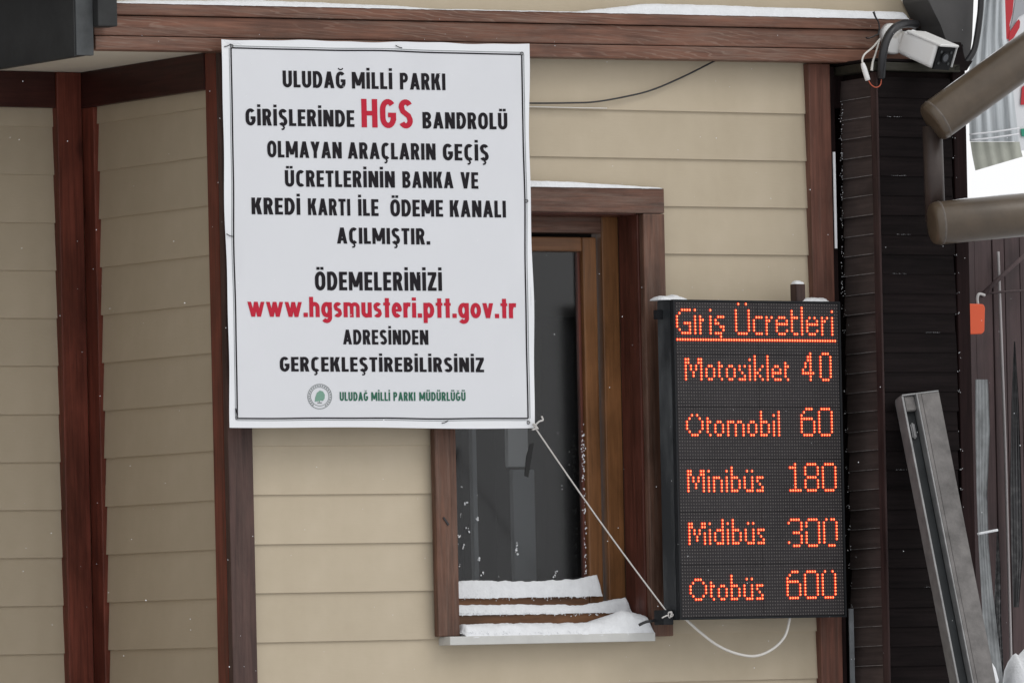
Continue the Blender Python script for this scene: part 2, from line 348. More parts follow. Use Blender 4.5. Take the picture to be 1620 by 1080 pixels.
# right corner trim
box('corner_trim', XR-0.080, XR, -0.034, -0.003, 0, 3.434, W_POST, booth, 0.003)
box('corner_trim', XR+0.001, XR+0.018, -0.030, 0.06, 0, 3.425, W_BLKZ, booth, 0.002)
# long weathered beam of three boards (it climbs slightly to the right)
shear = lambda c: Vector((c.x, c.y, c.z + 0.0075*c.x))
box('beam_board', -1.437, 1.455, -0.086, -0.024, 3.4270, 3.4670, W_BEAM, booth, 0.004, shear)
box('beam_board', -1.437, 1.460, -0.080, -0.024, 3.4690, 3.5280, W_BEAM, booth, 0.004, shear)
box('beam_board', -1.437, 1.465, -0.090, -0.024, 3.5300, 3.5650, W_BEAM, booth, 0.004, shear)
box('wall_panel', -1.437, 1.40, -0.022, 0.10, 3.472, 3.56, M_CORE, booth, 0)
# upper wall above the beam
for i in range(9):
    zb = 3.560 + i*PITCH; xr = 1.42 - 0.0*i
    siding(-1.44, -0.012, zb, onY(1441-i*22, 20, -0.03).x+1.44, PITCH)
box('wall_panel', -1.43, 1.02, 0.0, 3.3, 3.565, 4.86, M_CORE, booth, 0)
box('roof_slab', -1.8, 1.9, -0.45, 3.6, 4.88, 5.02, M_FASC, booth, 0.005)
PX_ = 1.245
# raking end board of the upper wall with a curved rafter tail
pp = lambda L, Y: [onY(a, b, Y) for a, b in L]
prism('rake_board', pp([(1427, -6), (1449, 30), (1463, 30), (1443, -6)], -0.040), (0, 0.035, 0), M_SOFF, booth)
prism('rake_board', pp([(1395, -80), (1426.5, -7), (1442.5, -7), (1411, -80)], -0.040), (0, 0.035, 0), M_SOFF, booth)
box('wall_panel', 1.02, onY(1450, 26, 0.0).x, -0.005, 0.05, 3.565, 3.62, M_CORE, booth, 0)
box('wall_panel', XR-0.12, PX_+0.06, 0.064, 0.10, 3.0, 3.47, M_CORE, booth, 0)
box('lintel_board', XR+0.020, PX_+0.05, -0.002, 0.060, 3.30, 3.428, W_BLKZ, booth, 0)
prism('rafter_tail', pp([(1438, -80), (1443, -5), (1464, 29), (1453, 33), (1452, 44), (1476, 50), (1486, 70), (1494, 72), (1492, 52), (1487, 34), (1475, 14), (1465, -4), (1460, -80)], -0.060), (0, 0.05, 0),
      wood('charred_brown_rafter', (0.05, 0.030, 0.024), 'Z', worn=0.8, wcol=(0.20, 0.17, 0.11)), booth, 0.002)

def zpy(py, Y, px=880): return onY(px, py, Y).z
WZS = zpy(1003, -0.072)              # top of the sill plate
# ------------------------------------------------------------ window
bm = bmesh.new()
FY = 0.098
boxbm(bm, WX1-0.062, WX1-0.001, FY, FY+0.06, WZ0+0.035, WZ1-0.002, 0.004)
boxbm(bm, WX0+0.001, WX0+0.050, FY, FY+0.06, WZ0+0.035, WZ1-0.002, 0.004)
window = bmobj('window', bm, W_SASH, booth)
box('frame_rail', WX0+0.051, WX1-0.063, FY-0.002, FY+0.06, WZ1-0.053, WZ1-0.003, W_CAS_X, window, 0.004)
ZR = zpy(969, 0.06)
box('frame_rail', WX0+0.002, WX1-0.002, 0.06, FY-0.001, WZ0-0.01, ZR, W_SASHX, window, 0.004)
SX0, SX1, SZ0, SZ1 = WX0+0.058, WX1-0.078, ZR+0.002, WZ1-0.066
SY = FY+0.006
box('sash_stile', SX1-0.050, SX1, SY, SY+0.05, SZ0, SZ1, W_SASH, window, 0.005)
box('sash_stile', SX0-0.03, SX0+0.012, SY, SY+0.05, SZ0, SZ1, W_SASH, window, 0.005)
box('sash_rail', SX0+0.013, SX1-0.051, SY+0.001, SY+0.05, SZ1-0.044, SZ1, W_SASHX, window, 0.005)
ZS = zpy(943, 0.104)
box('sash_rail', SX0+0.013, SX1-0.051, SY+0.001, SY+0.05, SZ0, ZS+0.004, W_SASHX, window, 0.005)
box('glazing_bead', SX1-0.060, SX1-0.051, SY+0.016, SY+0.03, ZS+0.004, SZ1-0.045, W_LIN, window, 0)
box('pane', SX0+0.012, SX1-0.060, SY+0.026, SY+0.030, ZS+0.004, SZ1-0.044, M_GLASS, window, 0)
# casing: head and two side boards
box('casing_board', WX0-0.075, WX1+0.078, -0.046, -0.019, WZ1, WZ1+0.077, W_CAS_X, window, 0.004)
box('casing_board', WX1, WX1+0.078, -0.045, -0.019, WZS-0.012, WZ1-0.001, W_CAS_Z, window, 0.004)
box('casing_board', WX0-0.075, WX0, -0.045, -0.019, WZS+0.0005, WZ1-0.001, W_CAS_Z, window, 0.004)
# lining boards of the reveal
box('lining_board', WX1-0.006, WX1+0.018, -0.018, 0.036, WZ0, WZ1, W_LIN, window, 0.003)
box('lining_board', WX1-0.002, WX1+0.018, 0.038, FY-0.001, WZ0, WZ1, W_LIN, window, 0.003)
box('lining_board', WX0-0.018, WX0+0.004, -0.018, FY-0.001, WZ0, WZ1, W_LIN, window, 0.003)
box('lining_board', WX0+0.005, WX1-0.007, -0.018, FY-0.003, WZ1-0.004, WZ1+0.014, W_LIN, window, 0.003)
# sill plate
box('sill_plate', WX0-0.052, onY(1037, 1008, -0.072).x, -0.072, -0.004, WZS-0.026, WZS, M_SILL, window, 0.002)
box('sill_plate', WX0-0.001, WX1-0.001, -0.003, 0.058, WZS-0.01, WZS, M_SILL, window, 0)
# what one sees through the pane
rm = empty('booth_interior', (0.2, 2.0, 1.0), 'dim grey room seen through the window pane', 'room', kind='structure')
for rx0, rx1, rz0, rz1 in ((0.35, XR-0.14, 1.0, 3.43), (X0+0.14, 0.35, 1.0, 1.5), (X0+0.14, 0.35, 3.1, 3.43)):  # unseen opening left in the back wall to let daylight into the room
    box('room_wall', rx0, rx1, 2.0, 2.05, rz0, rz1, M_ROOM, rm, 0)
box('room_floor', X0+0.14, XR-0.14, 0.14, 2.0, 0.95, 1.0, M_ROOM, rm, 0)
ca, cb = onY(812, 800, 0.30).x, onY(847, 800, 0.30).x
tag(box('curtain', ca, cb, 0.30, 0.32, 1.35, zpy(742, 0.30), M_BLIND, None, 0.004), 'pale grey roller blind strip hanging inside behind the window pane', 'curtain')
tag(box('pale_upper_strip', ca+0.004, cb-0.002, 0.33, 0.35, zpy(738, 0.33), zpy(600, 0.33), mat('pale_strip', (0.62, 0.64, 0.64), 0.6, 0.2), None, 0.004), 'lighter upper strip behind the pane, directly above the roller blind strip', 'strip')  # plain pale box above the blind strip, without emission
pa_, pb_ = onY(749, 800, 0.25).x, onY(756, 800, 0.25).x
tag(box('partition_post', pa_, pb_, 0.25, 0.27, 1.1, 3.0, M_BLIND, None, 0.002), 'thin pale upright profile just inside the window, left of the blind strip', 'post')
ka, kb = onY(862, 800, 0.6).x, onY(975, 800, 0.6).x
tag(box('cabinet', ka, kb, 0.6, 0.9, 1.0, zpy(500, 0.6), mat('matt_black', (0.012, 0.012, 0.012), 0.9, 0.05), None, 0.01), 'tall dark cupboard standing inside the room behind the window', 'cupboard')

# ------------------------------------------------------------ snow lying on ledges
def snow(name, x0, x1, yf, yb, z0, hfun, label, zfun=None, rough=0.004, n=None, parent=None):
    n = n or max(12, int((x1-x0)/0.004)); V = []; F = []; K = 13
    for i in range(n+1):
        x = x0+(x1-x0)*i/n; h = max(0.0015, hfun((i/n)))
        end = min(1.0, min(i, n-i)/3.0)**0.5
        h *= 0.25+0.75*end; zz = z0 + (zfun(x) if zfun else 0)
        for q in range(K):
            a = math.pi*0.5*min(1, q/(K-3))
            if q < K-2: y = yf+(0.35*(yb-yf))*(1-math.cos(a)); dz = h*math.sin(a)
            else: y = yf+(yb-yf)*(0.35+0.65*(q-(K-3))/2); dz = h*(1.0-0.1*(q-(K-3)))
            jz = (noise.noise(Vector((x*28, y*28, dz*28+zz)))*1.0+noise.noise(Vector((x*90, y*90, dz*90+zz)))*0.55)*rough*0.8
            lip = -0.004*(1-q/3.0) if q < 3 else 0
            e_ = max(0.15, end)
            V.append((x, y-abs(jz)*e_+lip, zz+dz+(jz*e_ if q > 0 else min(0, jz)*1.3-0.001)))
    for i in range(n):
        for q in range(K-1): F.append((i*K+q, (i+1)*K+q, (i+1)*K+q+1, i*K+q+1))
    F.append(tuple(range(K-1, -1, -1))); F.append(tuple(n*K+q for q in range(K)))
    o = link(name, V, F, M_SNOW, parent, smooth=True); tag(o, label, None, None, 'stuff'); return o
bz = lambda x: 0.0075*x
def beam_h(t):
    x = -1.437+t*2.86
    a = 0.020*max(0, 1-abs(x+0.85)/0.55)**0.5*(1 if x < 0.0 else 0)
    b = 0.030*(max(0, min(1, (x-0.22)/0.25)))*(1-0.35*max(0, (x-0.7)/0.7))
    return 0.003+max(a*0.75, b)+0.002*fz(x, 0, 6)
snow('snow_layer', -1.437, 1.45, -0.088, -0.032, 3.5645, beam_h, 'thin long drift of snow lying on top of the weathered beam', bz, rough=0.0014)
snow('snow_layer', WX0-0.073, WX1+0.070, -0.045, -0.020, WZ1+0.0765, lambda t: 0.018*(1-0.8*max(0, (t-0.55)/0.45))+0.001*fz(t*3, 1, 3), 'thin white snow strip on the window head board', rough=0.0012)
snow('snow_layer', WX0+0.006, WX1-0.007, -0.066, 0.055, WZS-0.001, lambda t: 0.036+0.002*math.sin(t*7)+0.034*min(1, max(0, (t-0.66)/0.20))**1.3-0.02*max(0, t-0.9)/0.1, 'deep snow heaped on the white window sill, higher at its right end', rough=0.005)
snow('snow_layer', WX0+0.007, WX1-0.010, 0.057, 0.100, ZR-0.001, lambda t: 0.028+0.003*math.sin(t*5+1)+0.020*max(0, (t-0.75)/0.25), 'narrow band of snow on the window frame rail above the sill', rough=0.004)
snow('snow_layer', WX0+0.052, SX1-0.012, SY-0.008, SY+0.022, ZS, lambda t: 0.050+0.002*math.sin(t*9)+0.014*max(0, (t-0.82)/0.18), 'snow packed against the bottom of the window pane', rough=0.004)
# flecks stuck on the pane and beside it
def fleck_mesh(pts, name, label, m=M_SNOW, parent=None):
    V = []; F = []
    for (p, r) in pts:
        b = len(V); p = Vector(p); q = [Vector((random.uniform(.6, 1.3), 0, 0)), Vector((-random.uniform(.6, 1.3), 0, 0)), Vector((0, .6, 0)), Vector((0, -.6, 0)), Vector((0, 0, random.uniform(.6, 1.5))), Vector((0, 0, -random.uniform(.6, 1.5)))]
        V += [p+v*r for v in q]; F += [(b+i, b+j, b+k) for i, j, k in ((0, 2, 4), (2, 1, 4), (1, 3, 4), (3, 0, 4), (2, 0, 5), (1, 2, 5), (3, 1, 5), (0, 3, 5))]
    return tag(link(name, V, F, m, parent), label, None, None, 'stuff')
fl = []
for i in range(420):     # crumbs along the lower edges of the snow bands and on the wood between them
    px = 728+random.random()*290; b_ = random.choice((0, 0, 1, 1, 2))
    if b_ == 0 and px > 935: continue
    if b_ == 1 and px > 955: continue
    py, Y_ = ((943, SY-0.012), (969, 0.052), (1002, -0.070))[b_]
    fl.append((onY(px, py+abs(random.gauss(0, 2.2))*(1 if b_ < 2 else -1), Y_), random.uniform(0.0008, 0.0026)))
fleck_mesh(fl, 'snow_fleck', 'loose crumbs of snow along the edges of the snow bands on the window sill')
fl = []
for (px, py, r) in [(737, 795, 4), (728, 815, 3), (727, 848, 4), (734, 864, 4), (742, 841, 3), (739, 833, 2.5), (755, 820, 4), (757, 884, 3.5), (763, 908, 4), (727, 893, 3), (818, 868, 5), (817, 874, 4), (819, 861, 3), (877, 910, 4), (880, 905, 3), (730, 770, 2)]:
    for q in range(3): fl.append((onY(px+random.uniform(-2, 2), py+random.uniform(-3, 3), SY+0.023), r*0.0011*random.uniform(.4, 1)))
for i in range(120):
    t = random.random(); py = 670+t*250
    if random.random() < 0.5 and not (680 < py < 800): continue
    fl.append((onY(921.5+t*6+random.gauss(0, 1.5), py, SY+0.0), random.uniform(0.0012, 0.0034)))
fleck_mesh(fl, 'snow_fleck', 'small clots of snow stuck to the window pane and along its sash')

# ------------------------------------------------------------ dark roof edge at the top left
rf = empty('roof_edge', (-1.6, 0, 3.4), 'charcoal metal roof edge cutting into the upper left corner above the recess', 'roof')
PB = onY(148, 80, -0.12)
exx = PB.x
zb = onX(60, 99, exx-0.063).z
box('side_fascia', exx-0.063, exx-0.058, -0.118, YL+0.3, zb, zb+0.215, M_FASC, rf, 0.001)
box('end_cap', exx-0.0575, exx, -0.122, -0.10, zb+0.004, zb+0.30, M_FASC2, rf, 0.002)
box('roof_core', exx-0.0575, exx-0.004, -0.099, YL+0.3, zb+0.006, zb+0.30, M_FASC, rf, 0)
box('upper_fascia', exx-0.075, exx-0.0585, -0.14, YL+0.3, zb+0.217, zb+0.33, M_FASC2, rf, 0.002)
box('gutter_block', exx+0.001, exx+0.066, -0.15, -0.092, zb+0.088, zb+0.36, M_FASC, rf, 0.004)
box('roof_sheet', -3.6, exx-0.076, -0.14, YL+0.3, zb+0.34, zb+0.40, M_FASC, rf, 0.004)
wing = empty('added_shade_wing', (-2.8, 0, 0), 'unseen brown boarded wing added to shade the recess from its left side', 'building')  # added out of view to keep skylight off the recess walls
for i in range(9):
    box('wall_board', -3.22, -3.10, -0.45+i*0.145, -0.45+i*0.145+0.142, 0, 3.74, W_WING, wing, 0.004)
for i in range(7):
    box('wall_board', -3.22-0.145*(i+1)+0.003, -3.22-0.145*i, -0.45, -0.33, 0, 3.74, W_WING, wing, 0.004)

# ------------------------------------------------------------ shingled dark pillar on the right
pil = empty('timber_pillar', (1.45, 0, 0), 'near-black timber pillar with lapped shingles right of the LED board', 'pillar')
PX = 1.245; PYF = -0.215
pb = onY(1537, 600, PYF).x
ztop = onX(1355, 128, PX).z
box('pillar_core', PX+0.014, pb-0.03, PYF+0.016, 0.25, 0, ztop+0.02, W_BLKZ, pil, 0)
SP = 0.0607; ztop = onX(1355, 128, PX).z; i = 0
SH = None
zc = ztop
while zc > 0.4:
    def tilt(c, zc=zc):
        t = (c.y-0.0)/(PYF+0.028); return Vector((c.x, c.y, c.z + 0.004*t))
    yb0 = -0.004 + random.uniform(-0.004, 0.004)
    V = []
    for (y) in (PYF+0.030, yb0):
        V += [(PX-0.0045, y, zc-SP+0.0012), (PX-0.0045, y, zc-SP+0.003), (PX+0.001, y, zc+0.004), (PX+0.012, y, zc+0.004), (PX+0.006, y, zc-SP+0.0012)]
    dz = random.uniform(-0.0015, 0.0015); dx = random.uniform(-0.002, 0.002)
    V = [Vector((a+dx, b, c+dz+0.0035*(1-(b-(PYF+0.03))/(0.2)))) for a, b, c in V]
    F = [(0, 1, 6, 5), (1, 2, 7, 6), (2, 3, 8, 7), (3, 4, 9, 8), (4, 0, 5, 9), (4, 3, 2, 1, 0), (5, 6, 7, 8, 9)]
    link('shingle', V, F, W_SHING, pil)
    zc -= SP
# front: trim board, black lapped boards, right strip
tx1 = onY(1404, 600, PYF-0.004).x
box('trim_board', PX-0.014, tx1-0.012, PYF-0.006, PYF+0.028, 0, ztop+0.02, wood('black_brown_trim', (0.042, 0.026, 0.025), 'Z', spec=0.12), pil, 0.003)
bx1 = onY(1514, 600, PYF).x
zc = ztop
fronts = []
while zc > 0.4:
    V = []
    for x in (tx1-0.008, bx1+random.uniform(-0.003, 0.004)):
        V += [(x, PYF-0.001, zc-SP+0.0008), (x, PYF-0.001, zc-SP+0.002), (x, PYF+0.003, zc+0.003), (x, PYF+0.012, zc+0.003), (x, PYF+0.006, zc-SP+0.0008)]
    F = [(0, 5, 6, 1), (1, 6, 7, 2), (2, 7, 8, 3), (3, 8, 9, 4), (4, 9, 5, 0), (0, 1, 2, 3, 4), (9, 8, 7, 6, 5)]
    link('shingle', V, [f[::-1] for f in F], W_BLACK, pil); fronts.append(zc-SP)
    zc -= SP
box('trim_board', bx1+0.008, pb, PYF-0.002, 0.24, 0, onY(1530, 104, PYF).z, wood('black_maroon_strip', (0.016, 0.0085, 0.0085), 'Z', spec=0.06), pil, 0.003)
box('cap_board', PX-0.03, pb-0.03, PYF-0.02, 0.0, ztop+0.022, ztop+0.048, wood('greenish_black_cap', (0.028, 0.026, 0.018), 'X'), pil, 0.003)
box('cap_board', PX-0.028, pb-0.02, PYF-0.012, 0.02, ztop+0.050, ztop+0.060, W_BLACK, pil, 0.003)
# small snow deposits on shingle edges
fl = []
for zf in fronts:
    if not 1.5 < zf < 3.3: continue
    if random.random() < 0.75:
        for q in range(random.randint(1, 4)): fl.append(((bx1+random.uniform(-0.004, 0.012), PYF-0.006, zf+random.uniform(-0.002, 0.006)), random.uniform(0.0006, 0.0018)))
    if random.random() < 0.22:
        a = random.uniform(tx1, bx1-0.05)
        for q in range(14): fl.append(((a+q*0.004+random.uniform(0,.003), PYF-0.008, zf+0.001+random.uniform(0, .001)), random.uniform(0.0003, 0.0010)))
    if random.random() < 0.8:
        for q in range(4): fl.append(((PX-0.012, -0.004-random.uniform(0, 0.02), zf+random.uniform(-0.001, 0.02)), random.uniform(0.0006, 0.002)))
V = []; F = []
zc = ztop-SP
while zc > 0.5:
    b = len(V); t_ = random.uniform(0.15, 0.35); y1_ = PYF+0.034; y0_ = -0.015
    ze = lambda y: zc+0.0035*(1-(y-(PYF+0.03))/0.2)+0.0026
    for y in (y1_, y0_): V += [(PX-0.0065, y, ze(y)-0.0016), (PX-0.0065, y, ze(y)+0.0003), (PX+0.002, y, ze(y)+0.0006), (PX+0.002, y, ze(y)-0.0016)]
    F += [(b, b+1, b+5, b+4), (b+1, b+2, b+6, b+5), (b+2, b+3, b+7, b+6), (b+3, b, b+4, b+7), (b, b+3, b+2, b+1), (b+4, b+5, b+6, b+7)]
    zc -= SP
tag(link('frost_line', V, F, mat('thin_frost', (0.17, 0.155, 0.15), 0.8, 0.2, var=0.5, vscale=60), None), 'thin lines of frost along the joints of the pillar shingles', None, None, 'stuff')
fleck_mesh(fl, 'snow_fleck', 'tiny snow crumbs caught on the shingle edges of the dark pillar')
fl = []
for q in range(80): fl.append((onX(1332+random.gauss(0, .8), 160+random.random()*330, PX-0.014), random.uniform(.0006, .002)))
fleck_mesh(fl, 'snow_fleck', 'thin line of snow along the left edge of the pillar shingles')
tag(box('narrow_strip', XR+0.003, XR+0.010, -0.040, -0.034, 2.86, 3.16, mat('sky_gap_white', (0.85, 0.86, 0.88), 0.5, 0.4), None, 0.001), 'thin white strip painted as sky showing through the gap between the brown corner trim and the dark pillar', 'strip')  # white colour stands for bright sky seen through the gap
tag(box('narrow_strip', XR+0.018, XR+0.034, -0.050, -0.044, 1.3, 1.74, mat('dull_strip', (0.16, 0.17, 0.18), 0.5, 0.4, var=0.4, vscale=12), None, 0.001), 'dull grey strip below the right corner of the LED board', 'strip')
# grey board of the pillar's roof
gr = empty('pillar_roof', (1.6, -0.2, 3.45), 'plain dark grey roof board above the pillar, right of the security camera', 'roof')
prism('roof_board', pp([(1462, -90), (1468, 0), (1489, 40), (1497, 66), (1524, 70), (1524, 98), (1534, 97), (1538, 60), (1545, -90)], -0.17), (0, 0.14, 0), mat('grey_board', (0.068, 0.066, 0.066), 0.7, 0.3, var=0.12, vscale=12), gr, 0.002)
prism('roof_bracket', pp([(1490, 66), (1521, 67), (1527, 98), (1540, 96), (1530, 112), (1500, 112), (1470, 106), (1488, 100)], -0.235), (0, 0.06, 0), W_BLACK, gr, 0.002)

# ------------------------------------------------------------ LED price board
LA = math.radians(5.6); LP = 0.01003
le = Vector((math.cos(LA), math.sin(LA), 0)); ln = Vector((math.sin(LA), -math.cos(LA), 0))   # along columns; outward
LC = onY(1203.2, 726.5, -0.16)
led = empty('led_price_board', LC, 'black LED price board with glowing red prices hung beside the window', 'LED sign')
def LW(c, r, out=0.0): return LC + le*((c-31.5)*LP) + ZZ*((47.5-r)*LP) + ln*out
def lbox(name, c0, c1, r0, r1, o0, o1, m, bev=0.0015, parent=led):
    bm = bmesh.new(); boxbm(bm, 0, 1, 0, 1, 0, 1)
    for v in bm.verts:
        c = c0+(c1-c0)*v.co.x; r = r1+(r0-r1)*v.co.z; o = o1+(o0-o1)*v.co.y; v.co = LW(c, r, o)
    if bev: bmesh.ops.bevel(bm, geom=list(bm.edges), offset=bev, segments=2, affect='EDGES')
    return bmobj(name, bm, m, parent)
lbox('cabinet', -1.25, 64.4, -1.1, 96.1, -0.082, -0.014, M_CAB, 0.003)
lbox('cabinet_lip', -1.3, -0.62, -1.15, 96.15, -0.0135, 0.0005, M_DARKP, 0.0005)
lbox('cabinet_lip', 63.62, 64.45, -1.15, 96.15, -0.0135, 0.0005, M_DARKP, 0.0005)
lbox('cabinet_lip', -0.6, 63.6, -1.15, -0.62, -0.0135, 0.0005, M_DARKP, 0.0005)
lbox('cabinet_lip', -0.6, 63.6, 95.62, 96.15, -0.0135, 0.0005, M_DARKP, 0.0005)
for a in range(2):
    for b in range(6):
        j = random.uniform(-0.0006, 0.0006)
        lbox('led_module', a*32-0.47, a*32+31.47, b*16-0.45, b*16+15.45, -0.0135, -0.001+j, M_MOD, 0.0006)
lbox('bracket', -3.6, -1.3, 1.8, 4.6, -0.07, -0.05, M_DARKP)
lbox('bracket', 49.5, 53.2, -6.6, -1.2, -0.060, -0.030, W_DPOST)
lbox('bracket', -5.5, -1.4, 93.0, 97.5, -0.075, -0.03, M_DARKP)
def R_(a, b): return list(range(a, b+1))
TXT = {
 'Giriş': {2: [2,3,4,5,7,13], 3: [1], 4: [0,7,9,13,16,17,18], 5: [0,7,9,10,13,15], 6: [0,3,4,5,7,9,13,15,16], 7: [0,5,7,9,13,17,18], 8: [1,5,7,9,13,18], 9: [2,3,4,5,7,9,13,15,16,17], 10: [17]},
 'Ücretleri': {0: [24,27], 1: [49], 2: [23,28,45,49,61], 3: [23,28,45,49], 4: [23,28,31,32,33,35,37,40,41,42,45,46,47,49,52,54,57,59,61], 5: [23,28,30,35,36,39,43,45,49,51,55,57,58,61],
   6: [23,28,30,35,39,40,41,42,43,45,49,51,52,53,54,55,57,61], 7: [23,28,30,35,39,45,49,51,57,61], 8: [23,28,30,35,39,43,45,49,51,55,57,61], 9: [24,25,26,27,31,32,33,35,40,41,42,46,47,49,52,53,54,57,61]},
 'underline': {11: R_(0, 62)},
 'Motosiklet': {16: [30,35], 17: [3,4,8,9,28,30,35], 18: [3,4,8,9,16,30,35,42], 19: [3,5,7,9,12,13,16,17,20,21,24,26,28,30,33,35,38,39,42,43], 20: [3,5,7,9,11,14,16,19,22,24,28,30,32,35,37,40,42],
   21: [3,6,9,11,14,16,19,22,25,28,30,31,35,37,38,39,40,42], 22: [3,6,9,11,14,16,19,22,26,28,30,32,35,37,42], 23: [3,9,12,13,17,20,21,24,25,26,28,30,33,35,38,39,40,43]},
 '40': {15: [52,57,58,59], 16: [51,52,56,60], 17: [51,52,56,60], 18: [50,52,56,60], 19: [50,52,56,60], 20: [49,52,56,60], 21: [49,50,51,52,53,56,60], 22: [52,56,60], 23: [52,57,58,59]},
 'Otomobil': {33: [32,39], 34: [5,7,32,37,39], 35: [4,8,11,32,39], 36: [3,9,11,12,15,16,19,20,21,23,24,28,29,32,33,34,37,39], 37: [3,9,11,14,17,19,22,25,27,30,32,35,37,39], 38: [3,9,11,14,17,19,22,25,27,30,32,35,37,39],
   39: [4,8,11,14,17,19,22,25,27,30,32,35,37,39], 40: [5,6,7,12,15,16,19,22,25,28,29,32,33,34,37,39]},
 '60': {32: [50,51,52,56,57,58,59], 33: [49,55,60], 34: [48,55,60], 35: [48,49,50,51,52,55,60], 36: [48,53,55,60], 37: [48,53,55,60], 38: [48,53,55,60], 39: [48,53,55,60], 40: [49,50,51,52,56,57,58,59]},
 'Minibüs': {50: [20], 51: [3,4,8,9,11,18,20,26,28], 52: [3,4,8,9,20], 53: [3,5,7,9,11,13,14,15,18,20,21,22,25,28,30,31,32], 54: [3,5,7,9,11,13,16,18,20,23,25,28,30], 55: [3,6,9,11,13,16,18,20,23,25,28,31],
   56: [3,6,9,11,13,16,18,20,23,25,28,32], 57: [3,9,11,13,16,18,20,21,22,26,27,28,30,31,32]},
 '180': {49: [45,50,51,52,53,57,58,59,60], 50: [43,44,45,49,54,56,61], 51: [45,49,54,56,61], 52: [45,49,54,56,61], 53: [45,50,51,52,53,56,61], 54: [45,49,54,56,61], 55: [45,49,54,56,61], 56: [45,49,54,56,61], 57: [43,44,45,46,47,50,51,52,53,57,58,59,60]},
 'Midibüs': {66: [16,20], 67: [3,4,8,9,11,16,18,20,26,28], 68: [3,4,8,9,16,20], 69: [3,5,7,11,14,15,16,18,20,21,22,25,28,30,31,32], 70: [3,5,7,9,11,13,16,18,20,23,25,28,30], 71: [3,6,9,11,13,16,18,20,23,25,28,31],
   72: [3,6,9,11,13,16,18,20,23,25,28,32], 73: [3,9,11,14,15,16,18,20,21,22,26,27,28,30,31,32]},
 '300': {66: [43,44,45,46,50,51,52,53,57,59,60], 67: [42,47,49,54,56,61], 68: [47,49,54,56,61], 69: [47,54,56,61], 70: [44,45,46,49,54,56,61], 71: [47,49,54,56,61], 72: [47,49,54,56,61], 73: [42,47,49,54,56], 74: [44,45,46,50,51,52,53,58,59,60]},
 'Otobüs': {83: [19], 84: [5,6,7,19,25,27], 85: [4,8,11,19], 86: [3,9,11,12,15,16,19,20,21,24,27,29,30,31], 87: [3,9,11,14,17,19,22,24,27,29], 88: [3,9,11,14,17,19,22,24,27,30], 89: [4,8,11,14,17,19,22,24,27,31], 90: [5,6,7,12,15,16,19,20,21,25,26,27,29,30,31]},
 '600': {82: [43,44,45,49,50,51,52,56,59], 83: [42,48,53,55,60], 84: [41,48,53,55,60], 85: [41,42,43,44,45,48,53,55,60], 86: [41,46,48,53,55,60], 87: [41,46,48,53,55,60], 88: [41,46,48,53,55,60], 89: [41,46,48,53,55,60], 90: [42,43,44,45,49,50,51,52,56,57,58,59]},
}
def dots(name, cells, rad, hgt, m, label=None, base=0.0003, jit=0.0, inner=0.75):
    V = []; F = []; N = 6
    for (c, r) in cells:
        b = len(V); q = rad*(1+random.uniform(-jit, jit))/LP
        for k in range(N):
            a = 2*math.pi*k/N; V.append(LW(c+q*math.cos(a), r+q*math.sin(a), base))
        for k in range(N):
            a = 2*math.pi*k/N; V.append(LW(c+q*inner*math.cos(a), r+q*inner*math.sin(a), base+hgt*.8))
        V.append(LW(c, r, base+hgt))
        for k in range(N):
            k2 = (k+1) % N; F.append((b+k, b+N+k, b+N+k2, b+k2)); F.append((b+N+k, b+2*N, b+N+k2))
    o = link(name, V, F, m, led, smooth=True); o['kind'] = 'stuff'
    if isinstance(m, (list, tuple)):
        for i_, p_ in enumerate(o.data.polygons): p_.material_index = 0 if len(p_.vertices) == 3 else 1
    if label: o['label'] = label
    return o
lit = set()
for wd, rows in TXT.items():
    cells = [(c, r) for r, cs in rows.items() for c in cs]; lit |= set(cells)
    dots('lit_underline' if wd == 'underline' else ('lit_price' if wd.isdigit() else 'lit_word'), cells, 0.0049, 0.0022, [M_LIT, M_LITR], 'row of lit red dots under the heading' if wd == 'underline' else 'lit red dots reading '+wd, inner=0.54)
dots('unlit_leds', [(c, r) for r in range(96) for c in range(64) if (c, r) not in lit], 0.0021, 0.002, M_DOT, 'grid of unlit LED lenses', jit=0.15)
def blob(name, c0, c1, r, o0, o1, h, label):
    V = []; F = []; n = 16; K = 7
    for i in range(n+1):
        c = c0+(c1-c0)*i/n; e = (1-(2*i/n-1)**4)
        for q in range(K):
            a = math.pi*q/(K-1); o = (o0+o1)/2+(o1-o0)/2*math.cos(a)*(0.6+0.4*e)
            V.append(LW(c, r-(h/LP)*math.sin(a)*e*(0.8+0.4*fz(c, o, 3)), o+0.002*fz(c, q, 2)))
    for i in range(n):
        for q in range(K-1): F.append((i*K+q, i*K+q+1, (i+1)*K+q+1, (i+1)*K+q))
    return tag(link(name, V, F, M_SNOW, None, True), label, None, None, 'stuff')
blob('snow_cap', -4.8, 6.5, -1.1, -0.09, -0.01, 0.020, 'small heap of snow on the top left corner of the LED board')
blob('snow_cap', 51.5, 62.5, -1.1, -0.09, -0.01, 0.018, 'small heap of snow on the top right corner of the LED board')
blob('snow_cap', 49.4, 53.3, -6.6, -0.062, -0.03, 0.013, 'little snow cap on the brown bracket above the LED board')
tube('hanging_cable', [onY(1082, 976, -0.12), onY(1106, 998, -0.11), onY(1135, 1020, -0.10), onY(1165, 1033, -0.10), onY(1195, 1037, -0.10), onY(1222, 1026, -0.10), onY(1242, 1005, -0.11), onY(1250, 974, -0.12)], 0.0043, M_CABW)
tag(bpy.data.objects['hanging_cable'], 'white cable drooping in a loop under the LED board', 'cable')

